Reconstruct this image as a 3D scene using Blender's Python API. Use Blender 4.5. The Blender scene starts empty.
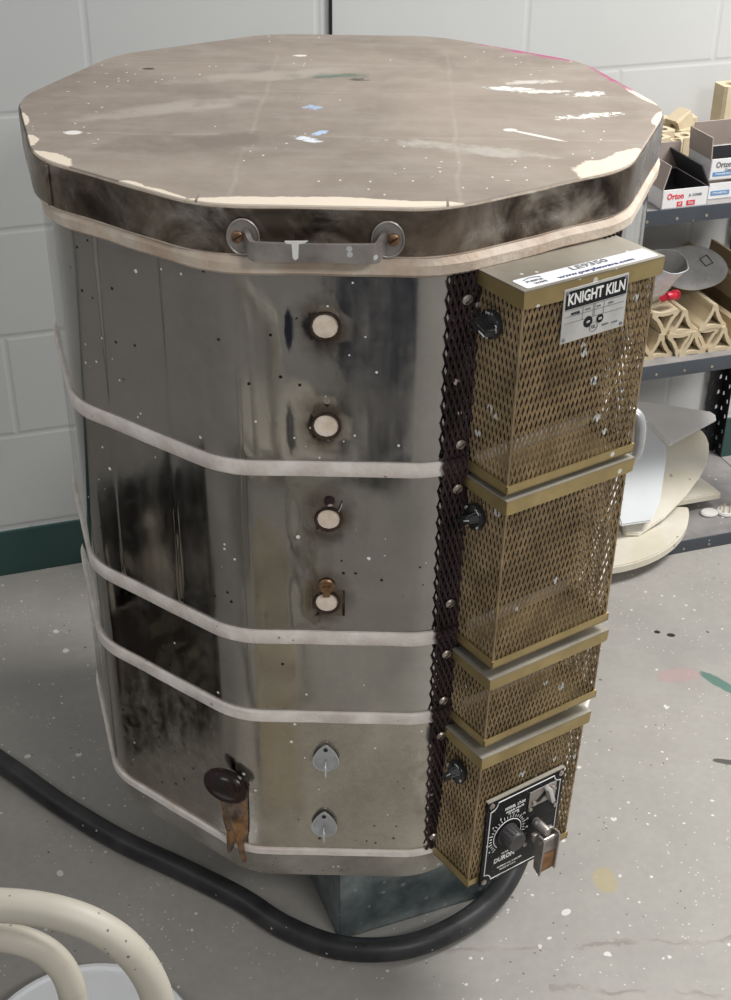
import bpy, bmesh, math, random
from mathutils import Vector, Matrix, noise
PI = math.pi
R = math.radians
random.seed(11)
SC = bpy.context.scene
COL = SC.collection

# ------------------------------------------------------------------ sizes (metres, floor at z = 0)
Z0 = 1.0526            # top rim of the kiln body above the floor
KA = 0.3626            # kiln apothem
LA = 0.3737            # lid apothem
LID_H = 0.068
KROT = 0.263
WY, WYAW = 0.8759, 19.565     # back wall

# ------------------------------------------------------------------ node materials
def new_mat(name):
    m = bpy.data.materials.new(name); m.use_nodes = True
    nt = m.node_tree; nt.nodes.clear()
    out = nt.nodes.new('ShaderNodeOutputMaterial')
    b = nt.nodes.new('ShaderNodeBsdfPrincipled')
    nt.links.new(b.outputs[0], out.inputs[0])
    return m, nt, b

class N:
    """small node helper"""
    def __init__(s, nt):
        s.nt = nt
        s.tc = nt.nodes.new('ShaderNodeTexCoord')
    def lk(s, a, b): s.nt.links.new(a, b)
    def mapping(s, scale=(1,1,1), loc=(0,0,0), rot=(0,0,0), src=None):
        n = s.nt.nodes.new('ShaderNodeMapping')
        n.inputs['Scale'].default_value = scale; n.inputs['Location'].default_value = loc; n.inputs['Rotation'].default_value = rot
        s.lk(src or s.tc.outputs['Object'], n.inputs[0]); return n.outputs[0]
    def noise(s, vec, scale, detail=4, rough=.55, dist=0):
        n = s.nt.nodes.new('ShaderNodeTexNoise'); n.inputs['Scale'].default_value = scale
        n.inputs['Detail'].default_value = detail; n.inputs['Roughness'].default_value = rough; n.inputs['Distortion'].default_value = dist
        s.lk(vec, n.inputs['Vector']); return n.outputs[0]
    def voro(s, vec, scale, rnd=1, out='Distance'):
        n = s.nt.nodes.new('ShaderNodeTexVoronoi'); n.inputs['Scale'].default_value = scale; n.inputs['Randomness'].default_value = rnd
        s.lk(vec, n.inputs['Vector']); return n.outputs[out]
    def ramp(s, fac, a, b, lo=0., hi=1.):
        n = s.nt.nodes.new('ShaderNodeMapRange'); n.clamp = True
        n.inputs['From Min'].default_value = a; n.inputs['From Max'].default_value = b
        n.inputs['To Min'].default_value = lo; n.inputs['To Max'].default_value = hi
        s.lk(fac, n.inputs[0]); return n.outputs[0]
    def mix(s, fac, a, b):
        n = s.nt.nodes.new('ShaderNodeMix'); n.data_type = 'RGBA'
        if isinstance(fac, (int, float)): n.inputs[0].default_value = fac
        else: s.lk(fac, n.inputs[0])
        for i, v in ((6, a), (7, b)):
            if isinstance(v, tuple): n.inputs[i].default_value = (*v, 1) if len(v) == 3 else v
            else: s.lk(v, n.inputs[i])
        return n.outputs[2]
    def math(s, op, a, b=None, c=None):
        n = s.nt.nodes.new('ShaderNodeMath'); n.operation = op
        for i, v in enumerate((a, b, c)):
            if v is None: continue
            if isinstance(v, (int, float)): n.inputs[i].default_value = v
            else: s.lk(v, n.inputs[i])
        return n.outputs[0]
    def sep(s, vec):
        n = s.nt.nodes.new('ShaderNodeSeparateXYZ'); s.lk(vec, n.inputs[0]); return n.outputs
    def bump(s, h, strength=.3, dist=.002, normal=None):
        n = s.nt.nodes.new('ShaderNodeBump'); n.inputs['Strength'].default_value = strength; n.inputs['Distance'].default_value = dist
        s.lk(h, n.inputs['Height'])
        if normal: s.lk(normal, n.inputs['Normal'])
        return n.outputs[0]

def simple(name, c1, c2=None, rough=.6, metal=0., scale=12, bump=0., specks=None, bscale=None, coat=0., spec=.5):
    m, nt, b = new_mat(name); n = N(nt)
    c2 = c2 or tuple(x*.8 for x in c1)
    v = n.tc.outputs['Object']
    f = n.ramp(n.noise(v, scale, 5), .35, .65)
    col = n.mix(f, c1, c2)
    if specks:
        for (sc_, thr, cc) in specks:
            d = n.voro(n.mapping(loc=(sc_*.37, .2, sc_*.11)), sc_)
            nz = n.noise(v, sc_*.25, 2)
            m_ = n.math('MULTIPLY', n.math('LESS_THAN', d, thr), n.math('GREATER_THAN', nz, .52))
            col = n.mix(m_, col, cc)
    nt.links.new(col, b.inputs['Base Color'])
    b.inputs['Roughness'].default_value = rough; b.inputs['Metallic'].default_value = metal
    b.inputs['Specular IOR Level'].default_value = spec
    if coat: b.inputs['Coat Weight'].default_value = coat
    if bump:
        nt.links.new(n.bump(n.noise(v, bscale or scale*4, 5), bump, .003), b.inputs['Normal'])
    return m

WHITE_SPK = (.78, .77, .74)
M = {}
M['seam'] = simple('pale_brick_seam', (.76,.72,.67), (.62,.55,.51), .85, scale=30, bump=.5, specks=[(40,.07,(.30,.22,.19))])
M['rim'] = simple('cream_firebrick_rim', (.66,.58,.49), (.50,.39,.30), .9, scale=22, bump=.6)
M['brick'] = simple('cream_firebrick', (.85,.76,.65), (.70,.57,.46), .9, scale=60, bump=.4)
M['basepan'] = simple('dull_grey_pan', (.40,.38,.34), (.24,.22,.19), .55, .3, scale=14, bump=.2, specks=[(120,.14,(.12,.09,.07)),(60,.12,(.7,.68,.62))])
M['galv'] = simple('galvanised_steel', (.34,.40,.41), (.17,.21,.22), .40, .75, scale=30, specks=[(45,.16,(.5,.55,.56))])
M['brass'] = simple('brass_toned_sheet', (.46,.36,.17), (.33,.25,.115), .42, .75, scale=16, specks=[(38,.12,WHITE_SPK)])
M['brass_top'] = simple('dusty_olive_sheet', (.44,.41,.35), (.27,.245,.20), .5, .5, scale=9, specks=[(60,.12,WHITE_SPK)])
M['mesh'] = simple('brass_expanded_mesh', (.45,.345,.21), (.26,.195,.115), .40, .72, scale=25, specks=[(30,.16,(.72,.72,.70))])
M['meshdk'] = simple('dark_plum_mesh', (.065,.042,.045), (.03,.02,.02), .42, .6, scale=20, specks=[(40,.14,(.5,.42,.42))])
M['alu'] = simple('worn_grey_aluminium', (.42,.39,.365), (.26,.235,.215), .42, .7, scale=30, bump=.15, specks=[(70,.2,(.75,.76,.78))])
M['alulight'] = simple('light_aluminium', (.62,.63,.64), (.45,.46,.47), .35, .6, scale=30)
M['steelcover'] = simple('bright_cover_plate', (.50,.53,.57), (.36,.38,.40), .3, .7, scale=40)
M['screw'] = simple('steel_screw', (.55,.50,.45), (.3,.26,.22), .35, .8, scale=200)
M['screwbr'] = simple('bronze_screw', (.30,.18,.10), (.18,.10,.06), .4, .8, scale=200)
M['black'] = simple('black_bakelite', (.012,.012,.013), (.02,.02,.022), .22, 0, scale=40)
M['panelblk'] = simple('black_enamel_panel', (.008,.008,.009), (.014,.014,.016), .35, 0, scale=30, specks=[(300,.12,(.5,.5,.5))])
M['panelblk'].node_tree.nodes['Principled BSDF'].inputs['Specular IOR Level'].default_value = .12
M['knobgrey'] = simple('dark_grey_knob', (.06,.055,.06), (.035,.03,.035), .45, 0, scale=60)
M['ink'] = simple('white_print', (.80,.80,.78), (.7,.7,.68), .6)
M['inkblk'] = simple('black_print', (.015,.015,.017), (.02,.02,.02), .5, spec=.15)
M['inkgrey'] = simple('grey_print', (.16,.16,.18), (.22,.22,.24), .5)
M['inkpurple'] = simple('dark_blue_print', (.06,.06,.16), (.08,.08,.2), .5)
M['inkred'] = simple('red_print', (.75,.05,.08), (.6,.04,.06), .5)
M['inkblue'] = simple('blue_print', (.10,.25,.48), (.14,.3,.55), .5)
M['plate'] = simple('silver_name_plate', (.62,.62,.60), (.5,.5,.49), .35, .4, scale=40)
M['sticker'] = simple('white_sticker', (.82,.83,.86), (.76,.77,.80), .5)
M['rust'] = simple('rusty_orange_patch', (.30,.16,.07), (.2,.1,.04), .7, .2, scale=90)
M['resin'] = simple('amber_brown_drip', (.24,.115,.035), (.045,.018,.006), .15, 0, scale=45, coat=.3)
M['char'] = simple('charred_black_lip', (.010,.005,.004), (.018,.005,.004), .18, 0, scale=50)
M['rubber'] = simple('black_rubber', (.022,.022,.024), (.045,.045,.046), .42, 0, spec=.3, scale=20, bump=.1, specks=[(60,.10,(.4,.4,.4))])
M['cream'] = simple('cream_enamel_tube', (.49,.46,.39), (.43,.40,.34), .5, 0, scale=14, specks=[(110,.13,(.16,.14,.14)),(45,.07,(.30,.28,.27)),(16,.08,(.10,.04,.25))])
M['whiteplast'] = simple('white_plastic', (.80,.81,.83), (.74,.75,.77), .4)
M['green'] = simple('dark_green_vinyl', (.022,.062,.058), (.030,.080,.074), .35, 0, scale=5)
M['post'] = simple('cream_fireclay', (.60,.51,.36), (.51,.42,.28), .85, 0, scale=20, bump=.2)
M['postdk'] = simple('tan_fireclay', (.48,.385,.25), (.40,.31,.195), .85, 0, scale=20, bump=.2)
M['shelfslab'] = simple('white_kiln_washed_slab', (.67,.64,.56), (.60,.55,.44), .8, 0, scale=9, bump=.2, specks=[(26,.13,(.38,.30,.26))])
M['slabgrey'] = simple('pale_grey_slab', (.70,.68,.66), (.62,.60,.58), .8, 0, scale=12, bump=.2, specks=[(30,.10,(.35,.33,.33))])
M['slabblue'] = simple('cool_white_slab', (.60,.625,.635), (.57,.59,.60), .7, 0, scale=12)
M['shelfmetal'] = simple('dark_slate_shelf_lip', (.055,.066,.082), (.07,.08,.095), .4, .2, scale=12, specks=[(70,.10,(.6,.6,.6))])
M['shelfpost'] = simple('black_shelf_post', (.012,.012,.014), (.018,.018,.02), .4, .2)
M['deck'] = simple('dusty_shelf_deck', (.30,.28,.27), (.19,.18,.18), .7, 0, scale=14, bump=.1, specks=[(50,.14,(.6,.58,.55))])
M['boxwhite'] = simple('white_carton', (.80,.79,.79), (.74,.73,.73), .6)
M['boxinner'] = simple('brown_carton_inside', (.42,.35,.31), (.36,.30,.27), .8)
M['boxblack'] = simple('black_carton_inside', (.025,.027,.03), (.04,.04,.045), .6)
M['redcone'] = simple('reddish_brown_cones', (.20,.08,.06), (.13,.05,.04), .7, scale=40)
M['mitt'] = simple('grey_padded_cloth', (.50,.49,.475), (.38,.37,.36), .85, 0, scale=22, bump=.6, specks=[(50,.16,(.5,.5,.48))])
M['foil'] = simple('silver_white_film', (.88,.88,.92), (.60,.60,.64), .25, .1, scale=22, bump=.8, bscale=30)
M['red'] = simple('red_plastic', (.55,.015,.04), (.35,.01,.02), .35)
M['crate'] = simple('brown_black_crate', (.022,.014,.010), (.03,.02,.015), .5)
M['darkboard'] = simple('dark_board', (.03,.03,.03), (.045,.045,.045), .6)
M['denim'] = simple('dark_blue_denim', (.018,.026,.055), (.03,.04,.075), .85, 0, scale=60)
M['shirt'] = simple('black_shirt', (.012,.012,.014), (.02,.02,.022), .85)
M['skin'] = simple('skin', (.50,.30,.22), (.45,.27,.2), .55)
M['hair'] = simple('brown_hair', (.05,.03,.02), (.03,.02,.015), .6)
M['soot_shade'] = simple('sooty_and_shade_brown', (.09,.065,.05), (.05,.035,.03), .35, .8, spec=.3, scale=60)  # sooty peephole rings, and the painted shade inside the control boxes
M['wire'] = simple('black_cable', (.01,.01,.011), (.015,.015,.015), .5)

# --- steel jacket: stained mirror-like stainless
HOLES = [(-.0065,-.062),(-.0065,-.172),(-.0045,-.285),(-.0065,-.398)]
def jacket_mat(name, dirt=.3, tan=(.30,.26,.19), base=(.60,.58,.55), rough=(.05,.17), left_lift=0.):
    m, nt, b = new_mat(name); n = N(nt)
    v = n.tc.outputs['Object']
    streak = n.noise(n.mapping(scale=(1,1,.16)), 26, 5, .6)
    blot = n.noise(v, 9, 5, .6, .4)
    grime = n.ramp(n.math('MULTIPLY', streak, blot), .17, .40)
    fine = n.noise(v, 70, 4)
    # dusty smears, stronger on the left to paint that dim side brighter
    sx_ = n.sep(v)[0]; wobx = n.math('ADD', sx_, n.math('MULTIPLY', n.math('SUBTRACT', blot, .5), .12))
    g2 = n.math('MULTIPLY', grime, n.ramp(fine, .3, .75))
    g2 = n.math('MINIMUM', 1.0, n.math('MULTIPLY_ADD', n.ramp(wobx, -.09, -.17, 0, left_lift), n.ramp(fine, .2, .8, .6, 1.), g2))
    col = n.mix(n.ramp(blot, .3, .7), base, tuple(x*.8 for x in base))
    col = n.mix(n.math('MULTIPLY', g2, min(1, dirt*1.6)), col, tan)
    # brown heat stains round the openings
    x_, y_, z_ = n.sep(v)
    for hx_, hz_ in HOLES:
        dx = n.math('SUBTRACT', x_, hx_); dz = n.math('MULTIPLY', n.math('SUBTRACT', z_, Z0+hz_), .75)
        dd = n.math('SQRT', n.math('ADD', n.math('MULTIPLY', dx, dx), n.math('MULTIPLY', dz, dz)))
        dd = n.math('ADD', dd, n.math('MULTIPLY', n.math('SUBTRACT', n.noise(v, 30, 4, .65), .5), .03))
        front = n.math('LESS_THAN', y_, -.3)
        col = n.mix(n.math('MULTIPLY', n.ramp(dd, .034, .012, 0, .85), front), col, (.085,.058,.042))
    # paint flecks
    spk = []
    for sc_, thr, cut in ((26, .060, .50), (60, .09, .56)):
        d = n.voro(n.mapping(loc=(.3, sc_*.01, .7)), sc_)
        spk.append(n.math('MULTIPLY', n.math('LESS_THAN', d, thr), n.math('GREATER_THAN', n.noise(v, 7+sc_*.1, 2), cut)))
    sp = n.math('MAXIMUM', spk[0], spk[1])
    col = n.mix(sp, col, (.80,.80,.78))
    # small dark pits
    pit = n.math('MULTIPLY', n.math('LESS_THAN', n.voro(v, 52), .10), n.math('GREATER_THAN', n.noise(v, 6, 2), .55))
    col = n.mix(pit, col, (.03,.025,.02))
    nt.links.new(col, b.inputs['Base Color'])
    met = n.math('SUBTRACT', 1.0, n.math('MAXIMUM', n.math('MULTIPLY', g2, dirt*1.5), sp))
    nt.links.new(met, b.inputs['Metallic'])
    nt.links.new(n.math('ADD', n.ramp(streak, .35, .7, *rough), n.math('MULTIPLY', sp, .4)), b.inputs['Roughness'])
    bh = n.noise(n.mapping(scale=(1,1,.22)), 14, 3, .5)
    nt.links.new(n.bump(bh, .07, .004, n.bump(fine, .05, .001)), b.inputs['Normal'])
    return m
M['steel_a'] = jacket_mat('stained_stainless_upper', .16, (.30,.27,.235), base=(.39,.38,.365), left_lift=1.15)
M['steel_b'] = jacket_mat('stained_stainless_middle', .17, (.16,.14,.12), base=(.36,.35,.33), left_lift=.12)
M['steel_c'] = jacket_mat('stained_stainless_narrow', .16, (.16,.14,.12), base=(.46,.45,.42))
M['steel_d'] = jacket_mat('tan_stained_stainless_lower', .60, (.22,.18,.13), base=(.52,.49,.43), rough=(.10,.26))

def lidband_mat():
    m, nt, b = new_mat('heat_stained_lid_band'); n = N(nt)
    v = n.tc.outputs['Object']
    a = n.noise(v, 10, 6, .62, .8); c = n.noise(v, 13, 6, .62, .7)
    col = n.mix(n.ramp(a, .35, .62), (.040,.030,.025), (.22,.175,.135))
    col = n.mix(n.math('MULTIPLY', n.ramp(c, .47, .72), .8), col, (.44,.40,.35))
    nt.links.new(col, b.inputs['Base Color'])
    nt.links.new(n.ramp(c, .5, .72, .85, .35), b.inputs['Metallic'])
    nt.links.new(n.ramp(a, .3, .7, .16, .42), b.inputs['Roughness'])
    nt.links.new(n.bump(n.noise(v, 7, 3), .3, .006), b.inputs['Normal'])
    return m
M['lidband'] = lidband_mat()

def lidtop_mat():
    m, nt, b = new_mat('brown_coated_lid_top'); n = N(nt)
    v = n.tc.outputs['Object']
    a = n.noise(v, 4, 6, .6, .6); c = n.noise(v, 26, 5, .6)
    col = n.mix(n.ramp(a, .3, .7), (.365,.305,.255), (.225,.185,.152))
    col = n.mix(n.ramp(c, .45, .75, 0, .35), col, (.42,.37,.32))
    # long brush streaks
    st = n.noise(n.mapping(scale=(1,5,1), rot=(0,0,R(12))), 6, 5, .6)
    col = n.mix(n.ramp(st, .5, .8, 0, .35), col, (.45,.41,.36))
    x, y, z = n.sep(v)
    # faint lines where the bricks under the coating meet
    wob = n.noise(v, 8, 3)
    for axis, pos in ((y, -.13), (y, .06), (y, .20), (x, -.10), (x, .13)):
        dd = n.math('ABSOLUTE', n.math('SUBTRACT', n.math('ADD', axis, n.math('MULTIPLY', wob, .02)), pos+.01))
        col = n.mix(n.math('MULTIPLY', n.ramp(dd, .004, .0, 0, .28), n.ramp(n.noise(v, 5, 2), .42, .6)), col, (.50,.45,.38))
    # scattered white paint chips
    for sc_, thr, cut, squash in ((20, .055, .55, (1,2.6,1)), (48, .10, .565, (1.6,1,1))):
        d = n.voro(n.mapping(scale=squash, loc=(.13,.4,0)), sc_)
        s_ = n.math('MULTIPLY', n.math('LESS_THAN', d, thr), n.math('GREATER_THAN', n.noise(v, 6, 2), cut))
        col = n.mix(s_, col, (.74,.72,.68))
    def blob(cx, cy, rx, ry, ang, c_, amp=.5, nsc=60, soft=.1):
        nonlocal col
        q = n.mapping(loc=(0,0,0))
        n1 = nt.nodes.new('ShaderNodeVectorMath'); n1.operation = 'SUBTRACT'
        n.lk(v, n1.inputs[0]); n1.inputs[1].default_value = (cx, cy, 0)
        q = n.mapping(rot=(0,0,-ang), src=n1.outputs[0])
        qx, qy, _ = n.sep(q)
        rr = n.math('ADD', n.math('POWER', n.math('ABSOLUTE', n.math('DIVIDE', qx, rx)), 2.), n.math('POWER', n.math('ABSOLUTE', n.math('DIVIDE', qy, ry)), 2.))
        rr = n.math('ADD', rr, n.math('MULTIPLY', n.math('SUBTRACT', n.noise(v, nsc, 4, .65), .5), amp*4))
        f = n.ramp(rr, 1+soft, 1-soft)
        col = n.mix(f, col, c_)
    for args in LIDMARKS: blob(*args)
    nt.links.new(col, b.inputs['Base Color'])
    b.inputs['Roughness'].default_value = .62
    nt.links.new(n.bump(n.noise(v, 60, 5), .25, .002), b.inputs['Normal'])
    return m

# marks on the lid top: x, y, half length, half width, angle, colour, ragged, noise scale
CRM = (.80,.70,.57)
LIDMARKS = []

def floor_mat():
    m, nt, b = new_mat('worn_painted_concrete'); n = N(nt)
    v = n.tc.outputs['Object']
    a = n.noise(v, 1.6, 6, .6, .3); c = n.noise(v, 9, 6, .65); f = n.noise(v, 70, 3)
    col = n.mix(n.ramp(a, .35, .65), (.36,.34,.31), (.30,.285,.265))
    col = n.mix(n.ramp(c, .35, .7, 0, .6), col, (.40,.38,.35))
    col = n.mix(n.ramp(f, .3, .7, 0, .35), col, (.27,.26,.245))
    for sc_, thr, cut, cc in ((16, .09, .50, (.68,.67,.64)), (38, .10, .49, (.66,.65,.62)), (90, .13, .52, (.60,.58,.55)), (24, .07, .56, (.09,.08,.075)), (60,.10,.56,(.12,.11,.10))):
        wv = nt.nodes.new('ShaderNodeVectorMath'); wv.operation = 'ADD'
        nz = nt.nodes.new('ShaderNodeTexNoise'); nz.inputs['Scale'].default_value = sc_*2.2
        n.lk(v, nz.inputs['Vector'])
        sc2 = nt.nodes.new('ShaderNodeVectorMath'); sc2.operation = 'SCALE'; sc2.inputs['Scale'].default_value = .25/sc_
        n.lk(nz.outputs['Color'], sc2.inputs[0]); n.lk(v, wv.inputs[0]); n.lk(sc2.outputs[0], wv.inputs[1])
        d = n.voro(wv.outputs[0], sc_)
        s_ = n.math('MULTIPLY', n.math('LESS_THAN', d, thr), n.math('GREATER_THAN', n.noise(v, 3+sc_*.08, 3), cut))
        col = n.mix(n.math('MULTIPLY', s_, .9), col, cc)
    # crack
    x, y, z = n.sep(v)
    cy = n.math('ADD', y, n.math('MULTIPLY', n.noise(v, 5, 5, .7), .10))
    for (x0, slope, off, lo, hi) in ((0, .10, -.325, .05, 1.2), (0, .02, -.372, .3, 1.4)):
        dd = n.math('ABSOLUTE', n.math('SUBTRACT', cy, n.math('MULTIPLY_ADD', x, slope, off+.05)))
        g = n.math('MULTIPLY', n.ramp(dd, .005, .0005), n.math('MULTIPLY', n.math('GREATER_THAN', x, lo), n.math('LESS_THAN', x, hi)))
        g = n.math('MULTIPLY', g, n.ramp(n.noise(v, 14, 3), .35, .6))
        col = n.mix(n.math('MULTIPLY', g, .5), col, (.16,.12,.10))
    def blob(cx, cy_, rx, ry, ang, c_, amp, nsc, op):
        nonlocal col
        n1 = nt.nodes.new('ShaderNodeVectorMath'); n1.operation = 'SUBTRACT'
        n.lk(v, n1.inputs[0]); n1.inputs[1].default_value = (cx, cy_, 0)
        q = n.mapping(rot=(0,0,-ang), src=n1.outputs[0]); qx, qy, _ = n.sep(q)
        rr = n.math('ADD', n.math('POWER', n.math('ABSOLUTE', n.math('DIVIDE', qx, rx)), 2.), n.math('POWER', n.math('ABSOLUTE', n.math('DIVIDE', qy, ry)), 2.))
        rr = n.math('ADD', rr, n.math('MULTIPLY', n.math('SUBTRACT', n.noise(v, nsc, 4, .65), .5), amp*4))
        col = n.mix(n.ramp(rr, 1.15, .85, 0, op), col, c_)
    blob(.403, -.163, .018, .026, .2, (.42,.34,.14), .4, 60, .5)
    blob(.672, .320, .012, .045, .75, (.06,.16,.13), .3, 60, .85)
    blob(.607, .463, .008, .006, 0, (.02,.015,.015), .1, 90, 1)
    blob(.582, .472, .006, .005, 0, (.02,.015,.015), .1, 90, 1)
    blob(.645, .108, .03, .007, -.2, (.05,.045,.04), .7, 80, .9)
    blob(.60, .34, .04, .02, .2, (.42,.26,.26), .5, 30, .5)
    nt.links.new(col, b.inputs['Base Color'])
    nt.links.new(n.ramp(c, .3, .7, .38, .62), b.inputs['Roughness'])
    nt.links.new(n.bump(f, .08, .002), b.inputs['Normal'])
    return m
M['floor'] = floor_mat()

def wall_mat():
    m, nt, b = new_mat('painted_block_wall'); n = N(nt)
    br = nt.nodes.new('ShaderNodeTexBrick')
    n.lk(n.mapping(loc=(.696, -.108, 0)), br.inputs['Vector'])
    br.inputs['Scale'].default_value = 1; br.inputs['Mortar Size'].default_value = .0075; br.inputs['Mortar Smooth'].default_value = .8
    br.inputs['Brick Width'].default_value = .4064; br.inputs['Row Height'].default_value = .2032
    br.offset = .5; br.offset_frequency = 2
    v = n.tc.outputs['Object']
    col = n.mix(n.ramp(n.noise(v, 2, 5), .3, .7), (.60,.61,.60), (.56,.57,.565))
    col = n.mix(n.math('MULTIPLY', br.outputs['Fac'], .07), col, (.47,.47,.46))
    nt.links.new(col, b.inputs['Base Color'])
    b.inputs['Roughness'].default_value = .38
    h = n.math('SUBTRACT', n.math('MULTIPLY', n.noise(v, 40, 4), .10), br.outputs['Fac'])
    nt.links.new(n.bump(h, .20, .006), b.inputs['Normal'])
    return m
M['wall'] = wall_mat()

# ------------------------------------------------------------------ mesh builder
class MB:
    def __init__(s, T=None):
        s.v = []; s.f = []; s.mi = []; s.sm = []; s.mats = []; s.T = T or Matrix.Identity(4)
    def mat(s, key):
        if key not in s.mats: s.mats.append(key)
        return s.mats.index(key)
    def add(s, verts, faces, key, smooth=False, T=None):
        T_ = s.T @ T if T is not None else s.T
        o = len(s.v); k = s.mat(key)
        s.v += [T_ @ Vector(p) for p in verts]
        for f in faces:
            s.f.append([i+o for i in f]); s.mi.append(k); s.sm.append(smooth)
    def box(s, c, d, key, T=None, bev=0.):
        x, y, z = d[0]/2, d[1]/2, d[2]/2
        if not bev:
            vs = [(c[0]+i*x, c[1]+j*y, c[2]+k*z) for i in (-1,1) for j in (-1,1) for k in (-1,1)]
            fs = [(0,1,3,2),(4,6,7,5),(0,4,5,1),(2,3,7,6),(0,2,6,4),(1,5,7,3)]
            s.add(vs, fs, key, False, T); return
        bm = bmesh.new(); bmesh.ops.create_cube(bm, size=1)
        for q in bm.verts: q.co = Vector((q.co.x*d[0]+c[0], q.co.y*d[1]+c[1], q.co.z*d[2]+c[2]))
        bmesh.ops.bevel(bm, geom=bm.edges[:], offset=bev, segments=2, affect='EDGES', profile=.6)
        s.bm(bm, key, T)
    def bm(s, bm, key, T=None, smooth=False):
        bm.verts.index_update()
        s.add([tuple(q.co) for q in bm.verts], [[q.index for q in f.verts] for f in bm.faces], key, smooth, T); bm.free()
    def prism(s, poly, h0, h1, key, T=None, smooth=False, cap=True, inner=None):
        """poly in local x,y extruded along local z; optional inner loop (same count) as a hole"""
        n = len(poly)
        vs = [(x,y,h0) for x,y in poly] + [(x,y,h1) for x,y in poly]
        fs = [(i,(i+1)%n,n+(i+1)%n,n+i) for i in range(n)]
        if inner is None:
            s.add(vs, fs, key, smooth, T)
            if cap: s.add(vs, [tuple(range(n-1,-1,-1)), tuple(range(n,2*n))], key, False, T)
        else:
            vs += [(x,y,h0) for x,y in inner] + [(x,y,h1) for x,y in inner]
            fs += [(2*n+(i+1)%n,2*n+i,3*n+i,3*n+(i+1)%n) for i in range(n)]
            fs += [(n+i,n+(i+1)%n,3*n+(i+1)%n,3*n+i) for i in range(n)]
            fs += [((i+1)%n,i,2*n+i,2*n+(i+1)%n) for i in range(n)]
            s.add(vs, fs, key, smooth, T)
    def tube(s, pts, r, key, seg=14, caps=True, T=None, closed=False):
        pts = [Vector(p) for p in pts]; n = len(pts)
        rs = r if isinstance(r, (list, tuple)) else [r]*n
        vs = []; up = Vector((0,0,1))
        for i, p in enumerate(pts):
            a = pts[(i-1) % n] if (closed or i > 0) else p; b = pts[(i+1) % n] if (closed or i < n-1) else p
            t = (b-a).normalized()
            if i == 0:
                if abs(t.dot(up)) > .95: up = Vector((1,0,0))
            u = (up - t*up.dot(t)).normalized(); up = u; w = t.cross(u)
            for k in range(seg):
                an = 2*PI*k/seg; vs.append(p + (u*math.cos(an)+w*math.sin(an))*rs[i])
        m_ = n if closed else n-1
        fs = [(i*seg+k, i*seg+(k+1)%seg, ((i+1)%n)*seg+(k+1)%seg, ((i+1)%n)*seg+k) for i in range(m_) for k in range(seg)]
        if caps and not closed: fs += [tuple(range(seg-1,-1,-1)), tuple(range((n-1)*seg, n*seg))]
        s.add(vs, fs, key, True, T)
    def lathe(s, prof, key, seg=28, T=None, smooth=True, sx=1., sy=1.):
        """prof: (radius, height) along local z"""
        n = len(prof); vs = []
        for r, h in prof:
            for k in range(seg):
                a = 2*PI*k/seg; vs.append((r*math.cos(a)*sx, r*math.sin(a)*sy, h))
        fs = [(i*seg+k, i*seg+(k+1)%seg, (i+1)*seg+(k+1)%seg, (i+1)*seg+k) for i in range(n-1) for k in range(seg)]
        s.add(vs, fs, key, smooth, T)
        s.add(vs, [tuple(range(seg-1,-1,-1))] if prof[0][0] > 1e-5 else [], key, False, T)
        s.add(vs, [tuple(range((n-1)*seg, n*seg))] if prof[-1][0] > 1e-5 else [], key, False, T)
    def text(s, txt, size, key, T, align='CENTER', sx=1., depth=.0003, width=None):
        c = bpy.data.curves.new('t', 'FONT'); c.body = txt; c.size = size; c.align_x = align; c.align_y = 'CENTER'; c.extrude = depth; c.offset = size*.025; c.resolution_u = 2
        o = bpy.data.objects.new('t', c); COL.objects.link(o)
        me = o.to_mesh()
        if width and len(me.vertices):
            xs = [q.co.x for q in me.vertices]; sx = width/(max(xs)-min(xs))
        s.add([(q.co.x*sx, q.co.y, q.co.z) for q in me.vertices], [list(f.vertices) for f in me.polygons], key, False, T)
        o.to_mesh_clear(); bpy.data.objects.remove(o); bpy.data.curves.remove(c)
    def build(s, name, parent=None, local=None, sharp=35):
        me = bpy.data.meshes.new(name)
        me.from_pydata([tuple(q) for q in s.v], [], s.f)
        for k in s.mats: me.materials.append(M[k])
        me.polygons.foreach_set('material_index', s.mi)
        me.polygons.foreach_set('use_smooth', s.sm)
        me.update()
        bm = bmesh.new(); bm.from_mesh(me)
        bmesh.ops.remove_doubles(bm, verts=bm.verts, dist=1e-6)
        bmesh.ops.recalc_face_normals(bm, faces=bm.faces[:])
        bm.to_mesh(me); bm.free()
        if any(s.sm): me.set_sharp_from_angle(angle=R(sharp))
        o = bpy.data.objects.new(name, me); COL.objects.link(o)
        if parent is not None:
            o.parent = parent
            root = parent
            mw = Matrix.Identity(4)
            while root is not None:
                mw = root.matrix_basis @ mw; root = root.parent
            o.matrix_basis = mw.inverted()
        elif local is not None:
            # move the origin to `local` without moving the mesh
            me.transform(Matrix.Translation(-Vector(local))); o.location = local
        return o

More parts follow.
